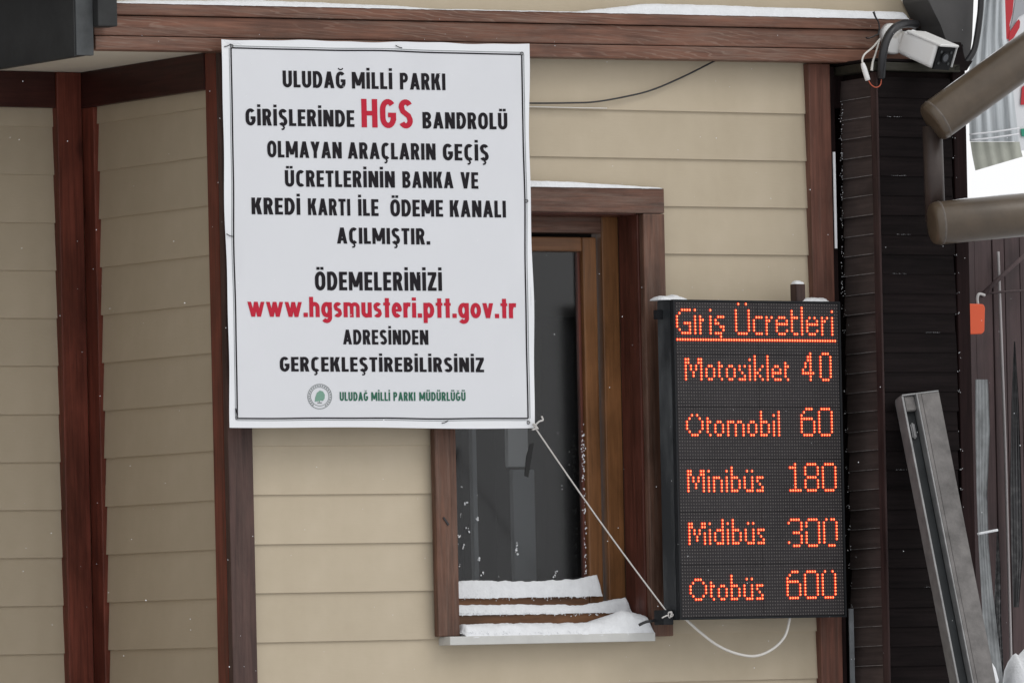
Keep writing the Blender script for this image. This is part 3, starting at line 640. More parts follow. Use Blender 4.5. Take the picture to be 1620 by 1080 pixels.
# ------------------------------------------------------------ white notice
SYP = -0.118
TL, TR, BR, BL = (349.7, 62.5), (836.6, 70.3), (846.0, 677.4), (364.5, 675.6)
CTR = onY(600, 370, SYP)
sign = empty('notice_banner', CTR, 'large white vinyl notice in Turkish with black, red and green print covering half the window', 'banner')
def sdisp(px, py):
    u = (px-350)/490.0; v = (py-65)/612.0
    edge = min(1, max(0, min(u, 1-u))*14)
    d = 0.0035*math.sin(u*5.0+v*2.0)+0.003*math.sin(v*8.5+u*1.5)*(0.3+0.7*(1-edge))
    d += 0.0045*(1-edge)*math.sin(v*19+(2 if u > .5 else 0))
    d += 0.0035*max(0, 1-v*12)*math.sin(u*31)*0.6
    d += 0.0012*math.sin(u*23+v*9+2*math.sin(v*6))*max(0, math.sin(u*3+v*4))
    return -0.004 - d*1.35
def SW(px, py, out=0.0): return onY(px, py, SYP+sdisp(px, py)-out)
def bil(u, v):
    x = (1-v)*((1-u)*TL[0]+u*TR[0])+v*((1-u)*BL[0]+u*BR[0]); y = (1-v)*((1-u)*TL[1]+u*TR[1])+v*((1-u)*BL[1]+u*BR[1])
    e = 1.6*math.sin(v*11)+1.1*math.sin(v*23+1)
    if u < 0.02: x += e*0.5
    if u > 0.98: x += 1.5*math.sin(v*7.5+2.4)+0.7*math.sin(v*21)
    if v < 0.01: y += 0.9*math.sin(u*17)+0.5*math.sin(u*41)
    if v > 0.99: y += 0.8*math.sin(u*9+1)
    return x, y
nu, nv = 96, 120; V = []; F = []
for s in (0, 1):
    for j in range(nv+1):
        for i in range(nu+1):
            x, y = bil(i/nu, j/nv); V.append(SW(x, y, -0.0012 if s else 0))
n1 = (nu+1)*(nv+1)
for j in range(nv):
    for i in range(nu):
        a = j*(nu+1)+i; F.append((a, a+nu+1, a+nu+2, a+1)); b = a+n1; F.append((b, b+1, b+nu+2, b+nu+1))
for i in range(nu): F.append((i, i+1, i+1+n1, i+n1)); a = nv*(nu+1)+i; F.append((a, a+n1, a+1+n1, a+1))
for j in range(nv): a = j*(nu+1); F.append((a, a+n1, a+n1+nu+1, a+nu+1)); a = a+nu; F.append((a, a+nu+1, a+n1+nu+1, a+n1))
link('vinyl_sheet', V, F, M_VINYL, sign, smooth=True)
class Ink:
    def __init__(s): s.V = []; s.F = []; s.k = 0
    def poly(s, pts, lift=0.0009):
        s.k += 1; o = lift+(s.k % 7)*0.00006; b = len(s.V); s.V += [SW(x, y, o) for x, y in pts]; s.F.append(tuple(range(b, b+len(pts))))
    def strip(s, A, B, lift=0.0009):
        for i in range(len(A)-1): 
            s.k += 1; o = lift+(s.k % 2)*0.00003; b = len(s.V); s.V += [SW(*A[i], lift), SW(*A[i+1], lift), SW(*B[i+1], lift), SW(*B[i], lift)]; s.F.append((b, b+1, b+2, b+3))
    def build(s, name, m, label=None):
        o = link(name, s.V, s.F, m, sign)
        if label: o['label'] = label
        return o
def wavy(p, q, n, amp, ph=0):
    L = []
    for i in range(n+1):
        t = i/n; dx, dy = q[0]-p[0], q[1]-p[1]; l = math.hypot(dx, dy); a = amp*(math.sin(t*9+ph)+0.5*math.sin(t*21+ph*2))*math.sin(math.pi*t)
        L.append((p[0]+dx*t-dy/l*a, p[1]+dy*t+dx/l*a))
    return L
def line(ink, P, wd):
    A = []; B = []
    for i in range(len(P)):
        a = P[max(i-1, 0)]; b = P[min(i+1, len(P)-1)]; dx, dy = b[0]-a[0], b[1]-a[1]; l = math.hypot(dx, dy); nx, ny = -dy/l*wd/2, dx/l*wd/2
        A.append((P[i][0]+nx, P[i][1]+ny)); B.append((P[i][0]-nx, P[i][1]-ny))
    ink.strip(A, B)
hm = Ink()
def hemstrip(A, B): hm.strip(A, B, 0.0004)
c = [(365.5, 76), (825.5, 86.5), (835.5, 661.5), (375.6, 661.5)]
# hem fold: a slightly raised pale band around the edge
def off(P, d): return [(x+d[0], y+d[1]) for x, y in P]
ik = Ink()
for (p, q, ph) in ((c[0], c[1], 0), (c[1], c[2], 1.3), (c[2], c[3], 2.2), (c[3], c[0], 0.6)):
    line(ik, wavy(p, q, 60, 0.7, ph), 2.2)
ik.build('border_line', M_INK)
n_ = 60
ou = [[bil(i/n_, 0) for i in range(n_+1)], [bil(1, i/n_) for i in range(n_+1)], [bil(1-i/n_, 1) for i in range(n_+1)], [bil(0, 1-i/n_) for i in range(n_+1)]]
inn = [(362.6, 72.6), (828.7, 83.1), (838.7, 664.7), (372.6, 664.7)]
for e_, (p, q) in enumerate(((inn[0], inn[1]), (inn[1], inn[2]), (inn[2], inn[3]), (inn[3], inn[0]))):
    hm.strip(ou[e_], [(p[0]+(q[0]-p[0])*i/n_, p[1]+(q[1]-p[1])*i/n_) for i in range(n_+1)], 0.0004)
hm.build('hem', M_HEM)
ig = Ink()
for (p, q, ph, d) in ((c[0], c[1], 0, (0, -3.4)), (c[1], c[2], 1.3, (3.2, 0)), (c[2], c[3], 2.2, (0, 3.2)), (c[3], c[0], 0.6, (-3.0, 0))):
    line(ig, off(wavy(p, q, 60, 0.7, ph), d), 0.9)
ig.build('hem_seam', M_GREY)

# condensed bold sans drawn from strokes (units: cap height = 1)
def strokepoly(pts, t, closed=False):
    n = len(pts); Q = []
    L = []; Rr = []
    for i in range(n):
        if closed: a = pts[i-1]; b = pts[(i+1) % n]
        else: a = pts[max(i-1, 0)]; b = pts[min(i+1, n-1)]
        dx, dy = b[0]-a[0], b[1]-a[1]; l = math.hypot(dx, dy) or 1; nx, ny = -dy/l, dx/l
        L.append((pts[i][0]+nx*t/2, pts[i][1]+ny*t/2)); Rr.append((pts[i][0]-nx*t/2, pts[i][1]-ny*t/2))
    m = n if closed else n-1
    for i in range(m):
        j = (i+1) % n; Q.append([L[i], L[j], Rr[j], Rr[i]])
    return Q
def arc(cx, cy, rx, ry, a0, a1, n=10):
    return [(cx+rx*math.cos(math.radians(a0+(a1-a0)*i/n)), cy+ry*math.sin(math.radians(a0+(a1-a0)*i/n))) for i in range(n+1)]
def Bx(x0, y0, x1, y1): return [(x0, y0), (x1, y0), (x1, y1), (x0, y1)]
def Pg(x0, y0, x1, y1, wd): return [(x0, y0), (x0+wd, y0), (x1+wd, y1), (x1, y1)]
def glyph(ch, t=0.195):
    """returns (width, list of quads)"""
    h = t/2; tb = t*0.86
    def V_(x, y0=0, y1=1): return Bx(x, y0, x+t, y1)
    if ch in 'IİıiIl.':
        if ch == '.': return t*1.05, [Bx(0, 0, t*1.05, t*1.05)]
    if ch == 'I': return t, [V_(0)]
    if ch == 'İ': return t, [V_(0), Bx(0.01, 1.10, t-0.01, 1.26)]
    if ch == 'L': w = .40; return w, [V_(0), Bx(t, 0, w, tb)]
    if ch == 'E': w = .43; return w, [V_(0), Bx(t, 0, w, tb), Bx(t, .5-tb/2, w-.03, .5+tb/2), Bx(t, 1-tb, w, 1)]
    if ch == 'T': w = .46; return w, [Bx(0, 1-tb, w, 1), Bx(w/2-h, 0, w/2+h, 1-tb)]
    if ch == 'H': w = .56; return w, [V_(0), V_(w-t), Bx(t, .5-tb/2, w-t, .5+tb/2)]
    if ch == 'N': w = .57; return w, [V_(0), V_(w-t), Pg(w-t*1.12, 0, 0.0, 1, t*1.12)]
    if ch == 'M': w = .74; return w, [Bx(0.0, 0, t*.92, 1), Bx(w-t*.92, 0, w, 1), Pg(w/2-t*.52, .18, 0, 1, t*1.04), Pg(w/2-t*.52, .18, w-t*1.04, 1, t*1.04)]
    if ch == 'Z': w = .47; return w, [Bx(0, 0, w, tb), Bx(0, 1-tb, w, 1), Pg(0, tb, w-t*1.15, 1-tb, t*1.15)]
    if ch == 'K': w = .56; return w, [V_(0), Pg(t*.7, .40, w-t*1.22, 1, t*1.18), Pg(w-t*1.2, 0, t*1.0, .58, t*1.2)]
    if ch == 'V': w = .58; return w, [Pg(w/2-t*.5, 0, 0, 1, t*1.06), Pg(w/2-t*.5, 0, w-t*1.06, 1, t*1.06)]
    if ch == 'Y': w = .56; return w, [Pg(w/2-t*.5, .40, 0, 1, t*1.08), Pg(w/2-t*.5, .40, w-t*1.08, 1, t*1.08), Bx(w/2-h, 0, w/2+h, .44)]
    if ch == 'A': w = .60; return w, [Pg(0, 0, w/2-t*.52, 1, t*1.04), Pg(w-t*1.04, 0, w/2-t*.52, 1, t*1.04), Bx(.15, .19, w-.15, .19+tb*.9)]
    if ch in 'UÜ':
        w = .54; q = strokepoly([(h, 1)]+[(h, .35)]+arc(w/2, .30, w/2-h, .30-tb/2, 180, 360, 12)+[(w-h, .35), (w-h, 1)], t)
        if ch == 'Ü': q += [Bx(.08, 1.10, .08+t*.85, 1.25), Bx(w-.08-t*.85, 1.10, w-.08, 1.25)]
        return w, q
    if ch in 'OÖ':
        w = .56; q = strokepoly(arc(w/2, .64, w/2-h, .36-tb/2, 0, 180, 12)+arc(w/2, .36, w/2-h, .36-tb/2, 180, 360, 12), t, True)
        if ch == 'Ö': q += [Bx(.09, 1.10, .09+t*.85, 1.25), Bx(w-.09-t*.85, 1.10, w-.09, 1.25)]
        return w, q
    if ch in 'CÇ':
        w = .50; q = strokepoly(arc(w/2+.04, .64, w/2-h+.02, .36-tb/2, 48, 180, 9)+arc(w/2+.04, .36, w/2-h+.02, .36-tb/2, 180, 312, 9), t)
        if ch == 'Ç': q += strokepoly([(w/2+.03, .0), (w/2+.09, -.10), (w/2+.05, -.19), (w/2-.06, -.21)], t*.5)
        return w, q
    if ch in 'GĞ':
        w = .56; q = strokepoly(arc(w/2, .64, w/2-h, .36-tb/2, 38, 180, 9)+arc(w/2, .36, w/2-h, .36-tb/2, 180, 345, 10), t)
        q += [Bx(w/2, .37, w, .37+tb), Bx(w-t, .26, w, .42)]
        if ch == 'Ğ': q += strokepoly(arc(w/2, 1.25, .13, .13, 195, 345, 8), .07)
        return w, q
    if ch in 'SŞ':
        w = .49; rx = w/2-h; q = strokepoly(arc(w/2, .735, rx, .265-tb/2, 25, 175, 8)+[(w*.30, .585), (w*.70, .43)]+arc(w/2, .265, rx, .265-tb/2, 12, -155, 9), t)
        if ch == 'Ş': q += strokepoly([(w/2, .0), (w/2+.06, -.10), (w/2+.02, -.19), (w/2-.09, -.21)], t*.5)
        return w, q
    if ch == 'D': w = .55; return w, [V_(0)] + strokepoly([(t*.8, 1-tb/2), (w*.42, 1-tb/2)]+arc(w*.42, .5, w-h-w*.42, .5-tb/2, 75, -75, 14)+[(w*.42, tb/2), (t*.8, tb/2)], t)
    if ch in 'BRP':
        w = .52; r = .26 if ch == 'B' else .29
        q = [V_(0)]+strokepoly([(t*.8, 1-tb/2), (w*.5, 1-tb/2)]+arc(w*.5, 1-r, w*(.46)-h+.0, r-tb/2, 80, -80, 10)+[(w*.5, 1-2*r+tb/2), (t*.8, 1-2*r+tb/2)], t*.95)
        if ch == 'B': q += strokepoly([(w*.5, .48+tb/2)]+arc(w*.5, .27, w*.5-h, .27-tb/2, 80, -80, 10)+[(w*.5, tb/2), (t*.8, tb/2)], t*.95)
        if ch == 'R': q += [Pg(w-t*1.1, 0, w*.36, .46, t*1.1)]
        return w, q
    X = .74
    if ch == 'w': w = .86; a = t*.92; return w, [Pg(.19, 0, 0, X, a), Pg(.19, 0, w/2-a/2, X, a), Pg(w-.19-a, 0, w/2-a/2, X, a), Pg(w-.19-a, 0, w-a, X, a)]
    if ch == 'v': w = .54; return w, [Pg(w/2-t*.5, 0, 0, X, t), Pg(w/2-t*.5, 0, w-t, X, t)]
    if ch == 'o': w = .53; return w, strokepoly(arc(w/2, X/2, w/2-h, X/2-tb/2, 0, 345, 20), t, True)
    if ch == 'e': w = .51; return w, strokepoly(arc(w/2, X/2, w/2-h, X/2-tb/2, -5, 312, 18), t)+[Bx(t*.8, X/2-.075, w-.03, X/2+.055)]
    if ch == 'h': w = .52; return w, [V_(0, 0, 1)]+strokepoly([(h, .40)]+arc(w/2, .48, w/2-h, X-.48-tb/2, 180, 0, 10)+[(w-h, 0)], t)
    if ch == 'm': w = .82; return w, [V_(0, 0, X)]+strokepoly([(h, .42)]+arc((w)/4+h/2, .50, w/4-h/2, X-.50-tb/2, 180, 0, 8)+[(w/2, 0)], t*.9)+strokepoly([(w/2, .42)]+arc(3*w/4-h/2, .50, w/4-h/2, X-.50-tb/2, 180, 0, 8)+[(w-h, 0)], t*.9)
    if ch == 'u': w = .52; return w, [V_(w-t, 0, X)]+strokepoly([(h, X)]+arc(w/2, .26, w/2-h, .26-tb/2, 180, 360, 10)+[(w-h, .34)], t)
    if ch == 'r': w = .36; return w, [V_(0, 0, X)]+strokepoly([(h, .42), (h+.05, .58), (w*.62, X-tb/2), (w, X-tb/2-.01)], t)
    if ch == 't': w = .34; return w, [Bx(.08, 0, .08+t, .96), Bx(0, X-tb*.8, w, X)]
    if ch == 'i': return t, [V_(0, 0, X), Bx(0.0, .84, t, 1.0)]
    if ch == 's': w = .43; rx = w/2-h; return w, strokepoly(arc(w/2, .54, rx, .20-tb/2, 30, 185, 8)+[(w*.3, .42), (w*.7, .33)]+arc(w/2, .20, rx, .20-tb/2, 10, -150, 8), t*.92)
    if ch == 'p': w = .54; return w, [V_(0, -.26, X)]+strokepoly(arc(w/2, X/2, w/2-h, X/2-tb/2, 0, 345, 20), t, True)
    if ch == 'g': w = .54; return w, strokepoly(arc(w/2, X/2, w/2-h, X/2-tb/2, 0, 345, 20), t, True)+strokepoly([(w-h, X), (w-h, 0)]+arc(w/2, -.02, w/2-h, .17, 0, -150, 8), t)
    return .25, []
def text(ink, s, xa, xb, ya, yb, cap, t=0.200, gap=0.092, lean=0.022):
    gl = []; x = 0.0
    for ch in s:
        if ch == ' ': x += .20; continue
        w_, q = glyph(ch, t); gl.append((x, q)); x += w_+gap
    tot = x-gap; k = (xb-xa)/(tot*1.0)
    for (gx, q) in gl:
        for poly in q:
            ink.poly([(xa+(gx+a)*k-b*cap*lean, ya+(yb-ya)*((gx+a)/tot)-b*cap) for a, b in poly])
def tline(name, m, words, label=None):
    for wd in words:
        ink = Ink(); text(ink, *wd[:6], **(wd[6] if len(wd) > 6 else {}))
        ink.build(name, m, ('green' if m is M_GINK else 'red' if m is M_RINK else 'black')+' print reading '+wd[0])
tline('lettering', M_INK, [('ULUDAĞ', 447.5, 547, 138.1, 140.2, 26.3), ('MİLLİ', 557, 621, 140.4, 141.5, 26.3), ('PARKI', 633, 705, 141.8, 143, 26.3)], 'black print reading ULUDAĞ MİLLİ PARKI')
tline('lettering', M_INK, [('GİRİŞLERİNDE', 388.8, 561, 198.4, 201.2, 26.5), ('BANDROLÜ', 668.8, 803, 203.4, 205, 26.0)], 'black print reading GİRİŞLERİNDE BANDROLÜ')
tline('lettering', M_RINK, [('HGS', 572.3, 653.5, 201.6, 203.2, 45, {'t': .19})], 'large red print reading HGS')
tline('lettering', M_INK, [('OLMAYAN', 423.2, 541, 248.8, 251, 26), ('ARAÇLARIN', 550.5, 689.5, 251.2, 253.3, 26), ('GEÇİŞ', 701, 773.5, 253.6, 254.7, 26)], 'black print reading OLMAYAN ARAÇLARIN GEÇİŞ')
tline('lettering', M_INK, [('ÜCRETLERİNİN', 451, 625, 295.2, 297, 26), ('BANKA', 637, 717.5, 297.2, 298, 26), ('VE', 729, 757, 298.3, 298.8, 26)], 'black print reading ÜCRETLERİNİN BANKA VE')
tline('lettering', M_INK, [('KREDİ', 398.3, 475.4, 339, 340, 26.5), ('KARTI', 487.5, 554.5, 340.2, 341.3, 26.5), ('İLE', 567, 599.2, 341.4, 341.8, 26.5), ('ÖDEME', 618, 701.3, 342.2, 343, 26.5), ('KANALI', 712, 800.7, 343.2, 344.2, 26.5)], 'black print reading KREDİ KARTI İLE ÖDEME KANALI')
tline('lettering', M_INK, [('AÇILMIŞTIR.', 533.4, 680.8, 385.3, 387, 25.5)], 'black print reading AÇILMIŞTIR.')
tline('lettering', M_INK, [('ÖDEMELERİNİZİ', 498.7, 699.6, 459, 460, 29.4)], 'larger black print reading ÖDEMELERİNİZİ')
tline('lettering', M_RINK, [('www.hgsmusteri.ptt.gov.tr', 391.8, 816.8, 500.8, 503.4, 32, {'t': .205, 'gap': .075})], 'red print of the web address')
tline('lettering', M_INK, [('ADRESİNDEN', 543, 678, 544.6, 545.2, 23.3)], 'black print reading ADRESİNDEN')
tline('lettering', M_INK, [('GERÇEKLEŞTİREBİLİRSİNİZ', 443, 766, 587.3, 588.5, 23)], 'black print reading GERÇEKLEŞTİREBİLİRSİNİZ')
tline('lettering', M_GINK, [('ULUDAĞ', 537.6, 582.5, 633.6, 633.8, 13.8), ('MİLLİ', 587.5, 617.5, 633.8, 633.8, 13.8), ('PARKI', 622.5, 657.5, 633.8, 633.8, 13.8), ('MÜDÜRLÜĞÜ', 663.5, 736.8, 633.8, 633.8, 13.8)], 'small green print reading ULUDAĞ MİLLİ PARKI MÜDÜRLÜĞÜ')
em = Ink(); cx, cy = 505.9, 626.9
def ring(ink, r0, r1, a0=0, a1=360, n=48):
    A = [(cx+r0*math.cos(math.radians(a0+(a1-a0)*i/n)), cy+r0*1.03*math.sin(math.radians(a0+(a1-a0)*i/n))) for i in range(n+1)]
    B = [(cx+r1*math.cos(math.radians(a0+(a1-a0)*i/n)), cy+r1*1.03*math.sin(math.radians(a0+(a1-a0)*i/n))) for i in range(n+1)]
    ink.strip(A, B)
ring(em, 19.4, 18.4); ring(em, 14.9, 14.0)
for i in range(26):
    a = 100+i*13.0
    if 60 < (a % 360) < 120: continue
    ring(em, 17.6, 15.8, a, a+7.5, 2)
em.poly([(502, 636.2), (509.5, 636.2), (509.3, 637.8), (502.3, 637.8)])
em.build('emblem_ring', M_GREY, 'grey double ring of small print')
tr = Ink()
tr.poly([(498, 635), (499, 628), (501.5, 621), (506, 617.5), (511, 619), (514, 624), (513.5, 630), (511, 634), (506, 633), (503, 634.5)])
tr.poly([(504.6, 633), (506.3, 633), (506.3, 636), (504.8, 636)])
tr.build('emblem_tree', M_LGRN, 'pale green tree mark')
# grommets, hem ties and fixings
def ringmesh(name, p, r, m, parent, th=0.0016):
    P = [Vector(p)+CR*(r*math.cos(a))+CU*(r*math.sin(a)) for a in [2*math.pi*i/14 for i in range(15)]]
    V, F = tubegeo(P, th, 6, cap=False); return link(name, V, F, m, parent, True)
M_GROM = mat('dull_brass', (0.16, 0.16, 0.16), 0.4, 0.5, metal=0.5)
for (x, y) in ((366.5, 73), (825.5, 85), (374.5, 660.5), (836, 668), (833, 318)): ringmesh('grommet', SW(x, y, 0.002), 0.0042, M_GROM, sign)
for (x, y, a) in ((631, 74, 1), (704, 667, 2), (363.5, 372, 1), (374, 651, 0), (360, 72, 2)):
    dx, dy = ((5, 2), (5, -2), (1, 5))[(1, 2, 0).index(a)]
    tube('staple', [SW(x-dx, y-dy, 0.002), SW(x, y+1, 0.005), SW(x+dx, y+dy, 0.002)], 0.0013, M_INK, sign, 6, 3)

# cord from the banner corner to the LED bracket
pa = SW(845, 674, 0.008); pbx = LW(-2.6, 94.6, -0.035)
cord = tube('cord', [pa]+[pa.lerp(pbx, t)+Vector((0, 0, -0.010*math.sin(math.pi*t))) for t in (0.25, 0.5, 0.75)]+[pbx], 0.0024, M_ROPE, None, 8, 6)
tag(cord, 'taut white cord running down from the banner corner to the foot of the LED board', 'cord')
def knot(c0, n, r, parent):
    P = [c0+Vector((random.uniform(-r, r), random.uniform(-r*.5, r*.3)-0.004, random.uniform(-r, r))) for _ in range(n)]
    tube('knot', P, 0.0024, M_ROPE, parent, 7, 4)
knot(pa, 7, 0.011, cord); knot(pbx, 8, 0.010, cord)
tube('cord_end', [pa, pa+Vector((0.012, -0.01, 0.014)), pa+Vector((0.024, -0.012, 0.018)), pa+Vector((0.020, -0.012, 0.030))], 0.0026, M_ROPE, cord)
tube('cord_end', [pbx, pbx+Vector((-0.02, -0.012, -0.002)), pbx+Vector((-0.035, -0.012, -0.008))], 0.0022, M_ROPE, cord)
tag(prism('strap', pp([(839, 702), (845, 700), (841, 722), (836, 755), (830, 752), (833, 722)], -0.09), (0, 0.003, 0), M_STRAP), 'short black strap dangling below the right corner of the notice', 'strap')
tag(tube('loose_wire', [onY(1011, 988, -0.115), onY(1022, 983, -0.12), onY(1034, 981, -0.12), onY(1046, 975, -0.12)], 0.0045, M_CABK), 'short stub of black wire at the right end of the window sill', 'wire')
tag(tube('wall_cable', [onY(800, 163, -0.026), onY(850, 163.5, -0.026), onY(900, 163, -0.026), onY(940, 161.5, -0.026), onY(985, 154, -0.026), onY(1030, 143, -0.026), onY(1080, 122, -0.028), onY(1132, 96, -0.034)], 0.0028, M_CABK), 'thin black cable sagging across the beige siding under the beam', 'cable')
tag(tube('wall_wire', [onY(800, 168, -0.0215), onY(880, 170, -0.0215), onY(960, 171.5, -0.0215)], 0.0016, M_CABW), 'thin white wire lying along the siding joint below the black cable', 'wire')
tag(prism('clip', pp([(680+21, 819), (703, 817), (711, 829), (709, 831)], -0.048), (0, 0.004, 0), M_CABK), 'tiny black splinter hook on the left window casing board', 'hook')

# ------------------------------------------------------------ security camera and its wiring
cc = onY(1436, 67, -0.20)
scam = empty('security_camera', cc, 'white bullet security camera fixed to the right end of the beam', 'camera')
ax = (CR*0.70 - CU*0.36 - VD*0.62).normalized(); sd = ax.cross(ZZ).normalized(); upv = sd.cross(ax).normalized()
def cbox(name, a0, a1, s0, s1, u0, u1, m, bev, org=cc, taper=1.0, seg=3):
    bm = bmesh.new(); boxbm(bm, 0, 1, 0, 1, 0, 1)
    for v in bm.verts:
        q = 1 if v.co.x > .5 else taper; v.co = org+ax*(a0+(a1-a0)*v.co.x)+sd*(s0+(s1-s0)*v.co.y)*q+upv*((u0+(u1-u0)*v.co.z)*q)
    if bev: bmesh.ops.bevel(bm, geom=list(bm.edges), offset=bev, segments=seg, affect='EDGES', profile=0.5)
    return bmobj(name, bm, m, scam, smooth=False)
cbox('body', -0.005, 0.150, -0.043, 0.043, -0.041, 0.041, M_WHITE, 0.015, taper=0.93, seg=5)
cbox('sun_hood', 0.02, 0.164, -0.046, 0.046, 0.036, 0.0445, M_WHITE, 0.003)
cbox('sun_hood', 0.02, 0.160, -0.0465, -0.0435, -0.028, 0.0355, M_WHITE, 0.001)
cbox('front_plate', 0.1505, 0.1565, -0.041, 0.041, -0.039, 0.0345, mat('camera_face', (0.006, 0.006, 0.007), 0.45, 0.12), 0.002)
def disc(name, o, axis, r, L, m, seg=20):
    V, F = tubegeo([o, o+axis*L], r, seg); return link(name, V, F, m, scam, False)
disc('lens_ring', cc+ax*0.157+upv*0.001, ax, 0.017, 0.003, M_DARKP)
disc('lens', cc+ax*0.160+upv*0.001, ax, 0.012, 0.001, mat('lens_glass', (0.03, 0.035, 0.045), 0.1, 0.7))
for (s, u) in ((-0.024, 0.018), (0.024, 0.018), (-0.024, -0.018), (0.024, -0.018)): disc('infrared_lamp', cc+ax*0.157+sd*s+upv*u, ax, 0.005, 0.0012, M_FASC2, 10)
mb = onY(1408, 60, -0.089)
tube('mount_plate', [mb+Vector((0, -0.0, 0.006)), mb+Vector((0, -0.022, 0.006))], [0.040, 0.036], M_WHITE, scam, 24, 0)
jt = cc-ax*0.022
tube('mount_arm', [mb+Vector((0.0, -0.02, 0.0)), mb.lerp(jt, 0.5)+Vector((0, -0.02, -0.012)), jt], [0.024, 0.022, 0.018], M_WHITE, scam, 16, 4)
bm = bmesh.new(); bmesh.ops.create_uvsphere(bm, u_segments=20, v_segments=12, radius=0.029, matrix=Matrix.Translation(jt+ax*0.004)); bmobj('ball_joint', bm, M_WHITE, scam, True)
pj = onY(1418, 80, -0.19)
prism('joint_cover', [pj+CR*a+CU*b for a, b in ((-0.028, 0.038), (0.012, 0.040), (0.030, 0.014), (0.020, -0.002), (0.004, -0.012), (-0.022, -0.010), (-0.034, 0.008))], (0, 0.03, 0), M_WHITE, scam, 0.004)
disc('screw', pj+CR*0.010+CU*0.010-Vector((0, 0.001, 0)), Vector((0, -1, 0)), 0.0035, 0.001, M_DARKP, 8)
tag(tube('conduit', [onY(1449, 39, -0.12), onY(1432, 38, -0.20), onY(1415, 45, -0.25), onY(1403, 62, -0.26), onY(1397, 85, -0.26), onY(1395, 105, -0.25), onY(1394, 122, -0.23)], 0.0132, M_CABK, None, 12), 'thick black corrugated hose looping over the security camera mount', 'hose')
cw = tag(tube('white_lead', [onY(1392, 62, -0.2), onY(1380, 76, -0.22), onY(1368, 86, -0.23), onY(1364, 96, -0.23), onY(1366, 104, -0.23)], 0.0030, M_CABW), 'white camera lead with a white plug and an orange wire loop', 'cable')
tube('plug', [onY(1364.5, 100, -0.23), onY(1367, 108, -0.23), onY(1373, 127, -0.23)], [0.0055, 0.0085, 0.0085], M_WHITE, cw, 12, 3)
tube('wire_loop', [onY(1373, 125, -0.23), onY(1378, 134, -0.23), onY(1386, 138.5, -0.23), onY(1393, 134, -0.23), onY(1394.5, 122, -0.23)], 0.0017, M_CABO, cw, 8)
tag(tube('white_lead', [onY(1391, 64, -0.2), onY(1386, 82, -0.22), onY(1381, 98, -0.23), onY(1379, 112, -0.23)], [0.0028, 0.0028, 0.0036, 0.0048], M_CABW), 'short straight white lead hanging beside the black hose', 'cable')
tw = tag(tube('loose_wire', [onY(1382, 19, -0.12), onY(1385, 27, -0.12), onY(1390, 36, -0.12), onY(1391, 46, -0.12), onY(1389, 56, -0.12)], [0.004, 0.003, 0.0024, 0.0024, 0.0024], M_CABK), 'thin dark wire end poking above the beam left of the camera', 'wire')
tube('wire_branch', [onY(1390, 54, -0.12), onY(1382, 58, -0.12), onY(1373, 61, -0.12), onY(1370, 59, -0.12)], 0.0022, M_CABK, tw)
tag(tube('black_cable', [onY(1553, -60, -0.22), onY(1552, 0, -0.22), onY(1550, 28, -0.22), onY(1546, 58, -0.22), onY(1540, 82, -0.22), onY(1528, 100, -0.22)], 0.0098, M_CABK, None, 12), 'thick black cable hanging down the right edge of the grey roof board', 'cable')

# ------------------------------------------------------------ brown steel pipe frame
PYp = -0.42
pf = empty('pipe_frame', onY(1480, 270, PYp), 'brown painted steel pipe frame reaching in from the right edge', 'pipe frame')
j1 = onY(1482, 190, PYp); j2 = onY(1484, 353, PYp)
u1 = (onY(1640, 76, PYp-0.10)-j1); u2 = (onY(1640, 338, PYp-0.10)-j2)
n1_ = u1.normalized(); n2_ = u2.normalized()
def pipe(name, j, u, r):
    e = j+u*3.5; n = u.normalized(); P = []; rr = []
    for k in range(7):
        a = math.pi/2*k/6; P.append(j-n*(0.020*math.cos(a))); rr.append(max(0.002, r*(0.80+0.2*math.sin(a)) if k else r*0.55))
    P.append(e); rr.append(r); V, F = tubegeo(P, rr, 40); return link(name, V, F, M_PIPE, pf, True)
pipe('slanting_pipe', j1, u1, 0.0655)
pipe('level_pipe', j2, u2, 0.0665)
def rim(j, n, r, off_):
    c0 = j+n*off_; V, F = tubegeo([c0-n*0.004, c0, c0+n*0.004], [r*0.99, r*1.03, r*0.99], 40, False); link('weld_rim', V, F, M_PIPED, pf, True)
rim(j1, n1_, 0.0655, 0.004); rim(j2, n2_, 0.0665, 0.006)
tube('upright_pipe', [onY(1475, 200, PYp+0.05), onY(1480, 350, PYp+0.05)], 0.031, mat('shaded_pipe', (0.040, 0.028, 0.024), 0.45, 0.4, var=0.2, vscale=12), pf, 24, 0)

for (j_, u_, nn_, r_, tz) in ((j1, u1, n1_, 0.0655, 0), (j2, u2, n2_, 0.0665, 1)):
    up_ = (ZZ-nn_*ZZ.dot(nn_)).normalized(); P_ = [j_+nn_*(0.05+k_*0.04)+up_*(r_-0.0005)+Vector((0, -0.006, 0)) for k_ in range(16)]
    V, F = tubegeo(P_, [0.0005+0.0022*abs(math.sin(k_*0.9+tz))*(1 if k_ not in (0, 15) else 0) for k_ in range(16)], 8)
    tag(link('snow_line', V, F, M_SNOW, None, True), 'thin dusting of snow along the top of the '+('level' if tz else 'slanting')+' brown pipe', None, None, 'stuff')

